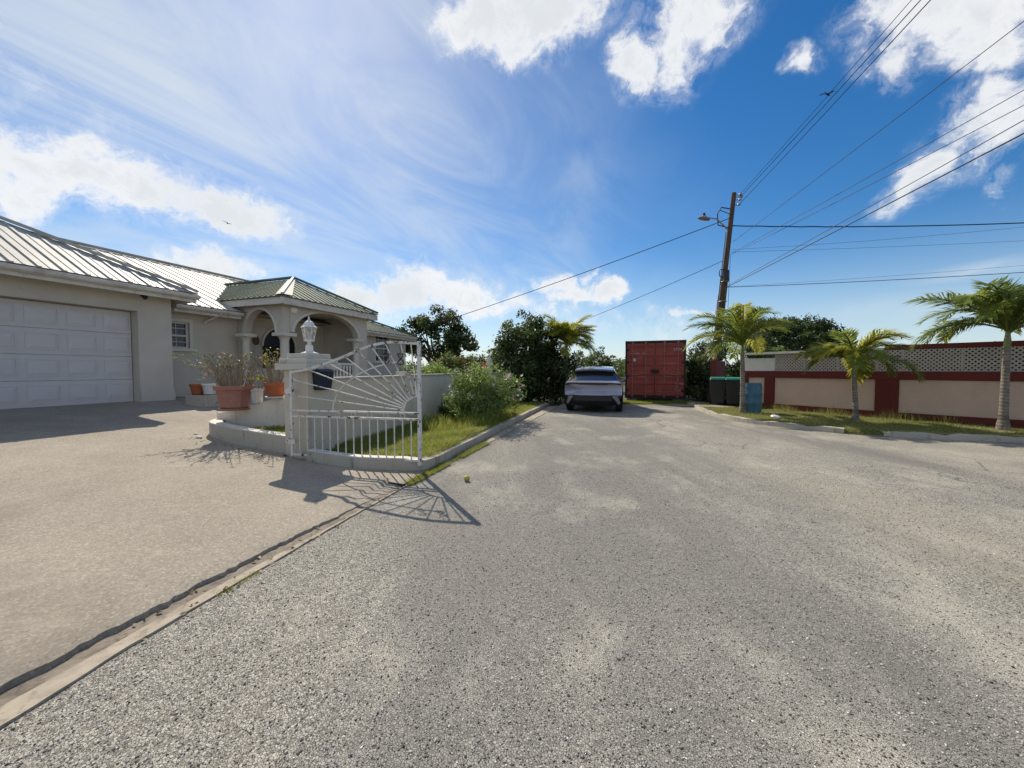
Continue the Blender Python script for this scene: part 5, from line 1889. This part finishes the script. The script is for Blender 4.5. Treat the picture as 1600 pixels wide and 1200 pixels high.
# ================================================================== trees and bushes
def leafy_thing(name, label, cat, base, clumps, per, size, mats, group=None, trunk_r=.14, top=None, part='crown', stemname='trunk', forks=9, aspect=.45, barkmat='bark', droop=.2):
    root = thing(name, label, cat, base, 0, group)
    b = Vector(base)
    loc = [((c[0] - b.x, c[1] - b.y, c[2] - b.z), r) for c, r in clumps]
    limbs(root, (0, 0, 0), loc, M[barkmat], trunk_r, stemname, top, forks)
    groups = [[] for _ in mats]
    for c in loc:
        groups[random.choices(range(len(mats)), [m_[1] for m_ in mats])[0]].append(c)
    for (mk, _), gcl in zip(mats, groups):
        if not gcl:
            continue
        p, n_ = clump_points(gcl, per)
        p[:, 2] = np.maximum(p[:, 2], .03)
        leaves(part, p, n_, size, M[mk], root, aspect, droop)
    return root


random.seed(41)
leafy_thing('shade_tree', 'large dark tree rising behind the right end of the house', 'tree', (-5.2, 26.5, 0),
            crown_clumps((-5.4, 26.5, 3.75), (2.75, 2.2, 1.75), 62, .42, .66) + crown_clumps((-3.3, 25.6, 2.6), (1.0, 1.0, 1.3), 15, .35, .5), 420, .23, [('leaf_tree', 3), ('leaf_dark', 3), ('leaf_olive', 1.3)], None, .24, (0, 0, 2.0), forks=20, aspect=.5)
leafy_thing('big_bush', 'tall dense dark bush overhanging the left side of the car', 'bush', (.75, 16.3, 0),
            crown_clumps((.55, 16.5, 2.05), (1.30, 1.4, 1.62), 130, .30, .48, .25, .3) + crown_clumps((1.75, 16.6, 1.3), (1.1, .9, 1.0), 66, .3, .46, .25, .3) + crown_clumps((.2, 15.6, 1.0), (.9, .8, .9), 36, .28, .45, .2, .25) + [((-.55, 16.2, 2.6), .28), ((.35, 16.2, 3.75), .25), ((-.1, 16.3, 3.35), .28), ((.9, 16.4, 3.6), .3), ((-.75, 16.0, 2.2), .22)],
            640, .14, [('leaf_dark', 5), ('leaf_tree', 2.2), ('leaf_mid', .5)], None, .12, (0, 0, 1.2), forks=24)
leafy_thing('verge_shrub', 'dark undergrowth filling the kerb behind the parked car', 'shrub', (1.3, 18.2, 0), crown_clumps((1.6, 18.4, .9), (2.2, .9, 1.2), 44, .32, .5, .2, .2) + [((random.uniform(-.6, 1.9), random.uniform(15.2, 17.5), random.uniform(.15, .5)), random.uniform(.3, .45)) for _ in range(26)] + [((random.uniform(-.2, 3.6), random.uniform(17.9, 19.2), random.uniform(.15, .6)), random.uniform(.35, .5)) for _ in range(26)], 480, .15, [('leaf_dark', 4), ('leaf_tree', 1)], None, .08, (0, 0, .6), 'foliage', 'stem')
ole = leafy_thing('oleander_bush', 'sprawling light green flowering bush on the lawn by the garden wall', 'bush', (-.75, 9.9, .13),
                  crown_clumps((-.85, 9.7, .85), (.72, 1.15, .62), 74, .20, .34, .3, .30) + crown_clumps((-.25, 10.6, .8), (.55, .9, .55), 34, .18, .3, .3, .25) + crown_clumps((-1.0, 9.2, .5), (.8, .7, .35), 30, .16, .26, .2, .15) + [((-1.45, 9.3, 1.35), .22), ((-.9, 9.6, 1.52), .22), ((-.5, 10.1, 1.5), .2), ((-1.25, 9.0, 1.05), .22)],
                  1150, .092, [('leaf_mid', 4), ('leaf_bright', 2.2), ('leaf_tree', 1.6)], None, .05, (0, 0, .35), 'foliage', 'stem', 30, .30, 'stem', .0)
fm = MB()
for k in range(5):
    a = 2 * math.pi * k / 5
    ca, sa = math.cos(a), math.sin(a); cb, sb = math.cos(a + .5), math.sin(a + .5); cc_, sc_ = math.cos(a - .5), math.sin(a - .5)
    fm.add([(0, 0, 0), (.028 * cc_, .028 * sc_, .012), (.045 * ca, .045 * sa, .016), (.028 * cb, .028 * sb, .012)], [(0, 1, 2, 3)])
fpk, fpl = fm.mesh('flower', M['pink']), fm.mesh('flower', M['pale_petal'])
for k in range(26):
    if k < 14:
        x, y, z = random.uniform(-.12, .30), random.uniform(9.4, 10.6), random.uniform(.55, 1.25)
    else:
        x, y, z = random.uniform(-1.4, .0), random.uniform(8.7, 9.5), random.uniform(.8, 1.55)
    s = random.uniform(.8, 1.3)
    inst('flower', fpk if k % 3 == 0 else fpl, ole, (x + .75, y - 9.9, z - .13), (random.uniform(.6, 1.5), random.uniform(-.5, .5), random.uniform(-.8, .8)), (s, s, s))
leafy_thing('shrub', 'low dark shrub crouching at the foot of the grey wall left of the flowering bush', 'shrub', (-1.62, 9.75, .12), crown_clumps((-1.55, 9.6, .42), (.26, .5, .30), 18, .14, .22, .2, .15), 1300, .08, [('leaf_dark', 3), ('leaf_tree', 1)], None, .03, (0, 0, .2), 'foliage', 'stem', 8)
leafy_thing('hedge', 'bright green clipped hedge showing above the grey garden wall', 'hedge', (-3.1, 13.2, .2), crown_clumps((-3.0, 13.2, 1.05), (1.15, .6, .55), 50, .2, .32, .3, .3), 900, .09, [('leaf_bright', 4), ('leaf_mid', 1)], None, .06, (0, 0, .5), 'foliage', 'stem', 12)
leafy_thing('garden_tree', 'small olive-green tree behind the hedge left of the flowering bush', 'tree', (-3.3, 19.5, 0), crown_clumps((-3.2, 19.5, 1.45), (1.2, .9, .85), 34, .26, .4, .3, .4), 620, .13, [('leaf_olive', 2), ('leaf_mid', 2)], None, .08, (0, 0, .9))
leafy_thing('garden_tree', 'small dark tree in the sky gap left of the big dark bush', 'tree', (-1.4, 21, 0), crown_clumps((-1.3, 21, 1.75), (1.1, .9, .85), 32, .26, .42, .3, .4), 620, .14, [('leaf_dark', 2), ('leaf_tree', 2)], None, .08, (0, 0, .9))
can = thing('canna_plant', 'single orange bloom beside the nearer stone finial', 'flower', (-1.05, 14.3, .2))
MB().tube([(0, 0, 0), (.03, 0, .7), (.02, 0, 1.35)], [.014, .012, .008], 6).build('stem', M['crownshaft'], can)
p_, n_ = clump_points([((.02, 0, 1.38), .13)], 1500)
leaves('petals', p_, n_, .09, M['orange_petal'], can, .6)
leaves('leaf', np.array([[.03, 0, .3 + .12 * k] for k in range(8)]), rng.normal(0, 1, (8, 3)), .35, M['leaf_mid'], can, .3)

leafy_thing('background_tree', 'dark tree between the car roof and the left side of the container', 'tree', (5.2, 25.5, 0), crown_clumps((5.1, 25.5, 1.6), (1.5, 1.2, 1.15), 44, .3, .5, .3, .3), 520, .17, [('leaf_dark', 2), ('leaf_tree', 3)], None, .12, (0, 0, 1.0))
leafy_thing('background_tree', 'narrow pointed treetop against the sky left of the container', 'tree', (6.25, 27.5, 0), crown_clumps((6.15, 27.5, 1.9), (.62, .6, 1.35), 26, .26, .4, .3, .3), 520, .16, [('leaf_dark', 3), ('leaf_tree', 2)], None, .09, (0, 0, 1.0))
leafy_thing('background_tree', 'dark leafy tree against the right side of the container', 'tree', (9.4, 18.8, 0), crown_clumps((9.35, 18.8, 1.35), (.85, .9, 1.45), 62, .28, .44, .2, .15) + [((random.uniform(8.2, 10.6), random.uniform(17.3, 19.5), random.uniform(.12, .6)), random.uniform(.3, .45)) for _ in range(34)], 620, .14, [('leaf_dark', 4), ('leaf_tree', 1.6)], None, .1, (0, 0, .8))
leafy_thing('background_tree', 'bushy mid green tree behind the leaning palm', 'tree', (12.1, 20.5, 0), crown_clumps((12.2, 20.5, 2.0), (2.1, 1.3, 1.55), 66, .34, .52, .3, .3), 520, .16, [('leaf_tree', 3), ('leaf_mid', 1.2), ('leaf_dark', 2)], None, .13, (0, 0, 1.0))
leafy_thing('round_tree', 'broad round dense tree showing above the wall coping', 'tree', (18.3, 25, 0), crown_clumps((18.3, 25, 2.9), (3.1, 2.2, 1.95), 250, .40, .6, .35, .5), 480, .17, [('leaf_tree', 4), ('leaf_dark', 2)], None, .22, (0, 0, 1.6), forks=16)

# far-off scrub all round the horizon
cl = []
for k in range(420):
    a = random.uniform(0, 2 * math.pi)
    d = random.uniform(40, 62)
    cl.append(((d * math.sin(a), d * math.cos(a), random.uniform(.4, 2.0)), random.uniform(1.2, 2.1)))
p_, n_ = clump_points(cl, 90)
leaves('treeline', p_, n_, .42, M['leaf_tree'], None, .5, 0, 'stuff')


# ================================================================== pots and their plants
def pot(name, label, loc, prof, n, mat, rot=0.0, saucer=None, soil=None):
    root = thing(name, label, 'plant pot', loc, rot)
    MB().lathe(prof, n).build('bowl', M[mat], root, smooth=n > 12, bevel=.006 if n <= 12 else 0)
    if saucer:
        MB().lathe([(saucer * .9, 0), (saucer, .012), (saucer * 1.02, .035), (saucer * .9, .036)], n).build('saucer', M[soil and mat or 'white_pot'], root)
    return root


p1 = pot('flower_pot', 'large octagonal pink terracotta pot full of bare stems', (-5.06, 7.0, .675), [(.20, .036), (.23, .05), (.285, .36), (.325, .37), (.33, .44), (.295, .445), (.285, .40), (.01, .39)], 8, 'terracotta', .2, .25, True)
p2 = pot('flower_pot', 'small white square-sided pot between the two terracotta pots', (-4.70, 7.08, .79), [(.085, 0), (.10, .22), (.112, .225), (.112, .26), (.09, .26), (.085, .22), (.01, .215)], 4, 'white_pot', .6)
p3 = pot('flower_pot', 'orange terracotta pot on a white saucer beside the gate pillar', (-4.36, 7.08, .88), [(.12, .036), (.135, .05), (.165, .22), (.18, .225), (.182, .29), (.155, .29), (.15, .25), (.01, .24)], 20, 'terracotta_orange', 0)
MB().lathe([(.15, 0), (.17, .02), (.17, .035), (.14, .035)], 20).build('saucer', M['white_pot'], p3, smooth=True)
bxl = bx.matrix_basis
p4 = pot('flower_pot', 'bright orange terracotta pot on the left end of the concrete trough', tuple(bxl @ Vector((-.20, 0, .307))), [(.12, 0), (.135, .01), (.17, .20), (.19, .205), (.19, .26), (.16, .26), (.155, .22), (.01, .21)], 20, 'terracotta_orange')
p5 = pot('flower_pot', 'white round pot on the right end of the concrete trough', tuple(bxl @ Vector((.16, .02, .307))), [(.11, 0), (.125, .01), (.15, .22), (.165, .225), (.165, .27), (.14, .27), (.135, .23), (.01, .22)], 20, 'white_pot')


def stems(root, n, spread, h, z0, r0, leafn, leafmat, seed, name='stem', flow=0):
    rr = random.Random(seed)
    tips = []
    mb = MB()
    for k in range(n):
        a = rr.uniform(0, 2 * math.pi); d = spread * .55 * math.sqrt(rr.random())
        b0 = Vector((d * math.cos(a), d * math.sin(a), z0))
        out_ = Vector((math.cos(a + rr.uniform(-.7, .7)), math.sin(a + rr.uniform(-.7, .7)), 0)) * rr.uniform(.1, .62) * h
        hh = h * rr.uniform(.55, 1.05)
        e = b0 + out_ + Vector((0, 0, hh))
        m_ = b0 + out_ * .35 + Vector((rr.uniform(-.03, .03), rr.uniform(-.03, .03), hh * .55))
        mb.tube([b0, m_, e], [r0, r0 * .8, r0 * .45], 5)
        tips.append(e)
        if rr.random() < .7:
            e2 = m_ + Vector((rr.uniform(-.15, .15), rr.uniform(-.15, .15), hh * rr.uniform(.25, .5)))
            mb.tube([m_, e2], [r0 * .7, r0 * .4], 5)
            tips.append(e2)
    mb.build(name, M['stem'], root, smooth=True)
    c, nn = [], []
    for t in tips:
        for q in range(leafn):
            c.append((t.x + rr.gauss(0, .028), t.y + rr.gauss(0, .028), t.z + rr.gauss(0, .02))); nn.append((rr.gauss(0, .5), rr.gauss(0, .5), 1))
    leaves('leaf', np.array(c), np.array(nn), .055, M[leafmat], root, .4, 0, 'stuff')
    for q in range(flow):
        t = rr.choice(tips)
        inst('flower', fpk, root, tuple(t + Vector((0, 0, .02))), (rr.uniform(.4, 1.4), 0, rr.uniform(0, 6)))
    return tips


random.seed(5)
stems(p1, 62, .46, .62, .38, .0075, 3, 'leaf_olive', 4, flow=2)
# the long straggly branch with pink flowers that leans left over the drive
mb = MB()
tp_ = []
for k in range(9):
    a0 = Vector((-.18, -.05 + .02 * k, .40)); e = Vector((-.40 - .05 * k * (k % 2 + .4), -.1 + .05 * (k % 3), .62 + .055 * k))
    mb.tube([a0, a0.lerp(e, .5) + Vector((.03, 0, .07)), e], [.008, .006, .003], 5); tp_.append(e)
lb2 = mb.build('branch', M['stem'], p1, smooth=True)
leaves('leaf', np.array([tuple(t + Vector((random.gauss(0, .04), random.gauss(0, .04), random.gauss(0, .03)))) for t in tp_ for _ in range(6)]), np.tile([0, 0, 1.], (54, 1)), .06, M['leaf_mid'], p1, .4, 0, 'stuff')
for k in range(3):
    inst('flower', fpk, p1, tuple(tp_[(k * 2) % 9] + Vector((.02, -.02, .02))), (1.1, 0, k), (1, 1, 1))
stems(p3, 24, .26, .62, .24, .008, 3, 'leaf_yellow', 9)
stems(p2, 7, .14, .30, .21, .006, 8, 'leaf_yellow', 12)
yb = leafy_thing('potted_shrub', 'dry reddish shrub in the porch bed behind the orange pot', 'shrub', (-5.25, 9.2, .5), crown_clumps((-5.2, 9.2, 1.15), (.35, .3, .55), 16, .12, .2, .2, .6), 240, .07, [('leaf_olive', 2), ('leaf_dark', 1)], None, .03, (0, 0, .3), 'foliage', 'stem', 12, barkmat='stem')
for k in range(9):
    inst('flower', fpl, yb, (random.uniform(-.3, .3), random.uniform(-.3, 0), random.uniform(.9, 1.25)), (1.1, 0, k), (1.3, 1.3, 1.3))


# ================================================================== ground cover
def lz(x, y):
    return .15 - .03 * np.clip((x + 3) / 2, 0, 1)


grass_patch('lawn_grass', LAWN, lambda x, y: lz(x, y) - .004, 60000, .035, .085, M['grass'], .55, .0045, clump=.35)
tall = [(-2.2, 8.0), (-1.0, 7.4), W(kerb_v(8.5) - .15, 8.2), W(kerb_v(10.4) - .15, 10.4), (-.5, 10.5), (-1.75, 10.2)]
grass_patch('tall_grass', tall, .12, 5200, .10, .30, M['grass'], .35, .006, clump=.5)
mound = [(-1.75, 5.45), (-1.2, 5.5), W(kerb_v(6.5) - .16, 6.5), W(kerb_v(7.6) - .16, 7.6), (-1.4, 7.2), (-1.9, 6.2)]
grass_patch('clover_mound', mound, .115, 26000, .05, .13, M['grass'], .8, .006, clump=.6)
grass_patch('planter_grass', [(-4.5, 6.75), (-4.2, 6.4), (-3.55, 6.02), (-3.5, 6.3), (-3.8, 6.7), (-4.2, 6.85)], .345, 5000, .03, .09, M['grass'], .6, .004)
dens_v = lambda x, y: .35 + .65 * (np.sin(x * 2.3 + np.sin(y * 1.9)) * np.sin(y * 2.7 + x) > -.2)
grass_patch('verge_grass', VERGE, .08, 85000, .02, .06, M['grass_dry'], .7, .0055, density=dens_v, clump=.4)
footw = [wpt(s) for s in np.linspace(sB, sF + 1, 30)]
grass_patch('wall_weeds', offset_line(footw, -.07) + offset_line(footw, -.34)[::-1], .08, 1900, .05, .24, M['grass_dry'], .4, .004, clump=.8)
grass_patch('shoulder_grass', [(3.6, 15.75), (5.3, 15.55), (7.1, 15.4), (7.5, 16.3), (5.2, 17.2), (4.4, 17.0)], .012, 26000, .03, .11, M['grass'], .6, .006,
            density=lambda x, y: np.clip(.1 + .9 * (np.sin(x * 3.1) * np.sin(y * 4.3 + x) > -.35), 0, 1))
grass_patch('kerb_gap_grass', [(7.15, 8.52), (7.85, 8.0), (8.1, 8.25), (7.4, 8.8)], .04, 3000, .02, .07, M['grass_dry'], .7, .005)
gap_line = [W(road_v(u) - .02, u) for u in np.linspace(3.95, 6.7, 24)]
grass_patch('gutter_weeds', offset_line(gap_line, .05) + offset_line(gap_line, -.07)[::-1], .004, 9000, .015, .05, M['grass'], .8, .004,
            density=lambda x, y: np.where(np.sin(y * 5.1) * np.sin(y * 2.3 + 1) > -.45, 1.0, .08))
tuft = [W(road_v(u), u) for u in np.linspace(1.60, 1.90, 8)]
grass_patch('gutter_tuft', offset_line(tuft, .03) + offset_line(tuft, -.035)[::-1], .003, 260, .008, .020, M['grass'], .8, .0025)
kerbw = [W(kerb_v(u) - .2, u) for u in np.linspace(7.2, 12.5, 20)]
grass_patch('kerb_weeds', offset_line(kerbw, .10) + offset_line(kerbw, -.08)[::-1], .11, 6000, .03, .12, M['grass'], .8, .005)


# loose chippings on the worn road surface, thickest near the middle of the junction
def chips(name, count, poly, smin, smax, mats, ymax_bias=2.2):
    xs = [p[0] for p in poly]; ys = [p[1] for p in poly]
    u_ = rng.random(count * 3)
    y = min(ys) + (max(ys) - min(ys)) * u_ ** ymax_bias
    x = rng.uniform(min(xs), max(xs), count * 3)
    k = in_poly(x, y, poly)
    x, y = x[k][:count], y[k][:count]
    n = len(x)
    s = rng.uniform(smin, smax, (n, 1)) * (.6 + .8 * rng.random((n, 1)) ** 3)
    a = rng.uniform(0, 2 * math.pi, n)
    ca, sa = np.cos(a)[:, None], np.sin(a)[:, None]
    off = np.array([[1, 0, 0], [0, .75, 0], [-.95, .1, 0], [-.05, -.8, 0], [.1, .05, .62], [0, 0, -.35]])
    P_ = np.zeros((n, 6, 3))
    jit = rng.normal(0, .16, (n, 6, 3))
    o_ = off[None] + jit
    P_[:, :, 0] = x[:, None] + s * (o_[:, :, 0] * ca - o_[:, :, 1] * sa)
    P_[:, :, 1] = y[:, None] + s * (o_[:, :, 0] * sa + o_[:, :, 1] * ca)
    P_[:, :, 2] = s * (o_[:, :, 2]) + .0006
    tri = np.array([[0, 1, 4], [1, 2, 4], [2, 3, 4], [3, 0, 4], [1, 0, 5], [2, 1, 5], [3, 2, 5], [0, 3, 5]])
    F_ = (np.arange(n)[:, None, None] * 6 + tri[None]).reshape(-1)
    return np_mesh(name, P_.reshape(-1, 3), F_, 3, mats, None, 'stuff')


sm = Mat('road_chippings', .85, 0, .3)
gg = sm.n.new('ShaderNodeNewGeometry')
sm.color(sm.ramp(gg.outputs['Random Per Island'], [(0, (.05, .048, .046)), (.3, (.15, .142, .13)), (.65, (.33, .315, .28)), (.9, (.55, .53, .48)), (1, (.78, .76, .72))]))
near = [W(road_v(0.2) + .03, .2), W(road_v(2) + .03, 2.0), W(road_v(3.3) + .03, 3.3), W(road_v(4.6) + .05, 4.6), (6.5, 5.6), (5.5, 1.05)]
chips('road_chippings', 80000, near, .003, .007, sm.m)

# dry leaves blown into the gutter and against the planter
pts_ = []
for k in range(150):
    u = random.uniform(1.2, 7.5)
    v = random.uniform(lip_v(u) + .02, road_v(u) + .05) if u < 4.3 else random.uniform(kerb_v(max(u, 4.67)) + .02, road_v(u) + .1)
    pts_.append((*W(v, u), .014))
for k in range(45):
    t = random.random()
    x, y = -3.6 - 1.9 * t + random.gauss(0, .06), 5.75 + .85 * t - abs(random.gauss(0, .12))
    pts_.append((x, y, drive_z(UV(x, y)[0]) + .008))
dl = leafy('dead_leaf', (.09, .055, .025), (.17, .11, .05), (.27, .2, .09), .1)
leaves('fallen_leaves', np.array(pts_), np.tile([0, 0, 1.], (len(pts_), 1)), .035, dl.m, None, .5, 0, 'stuff', .35)
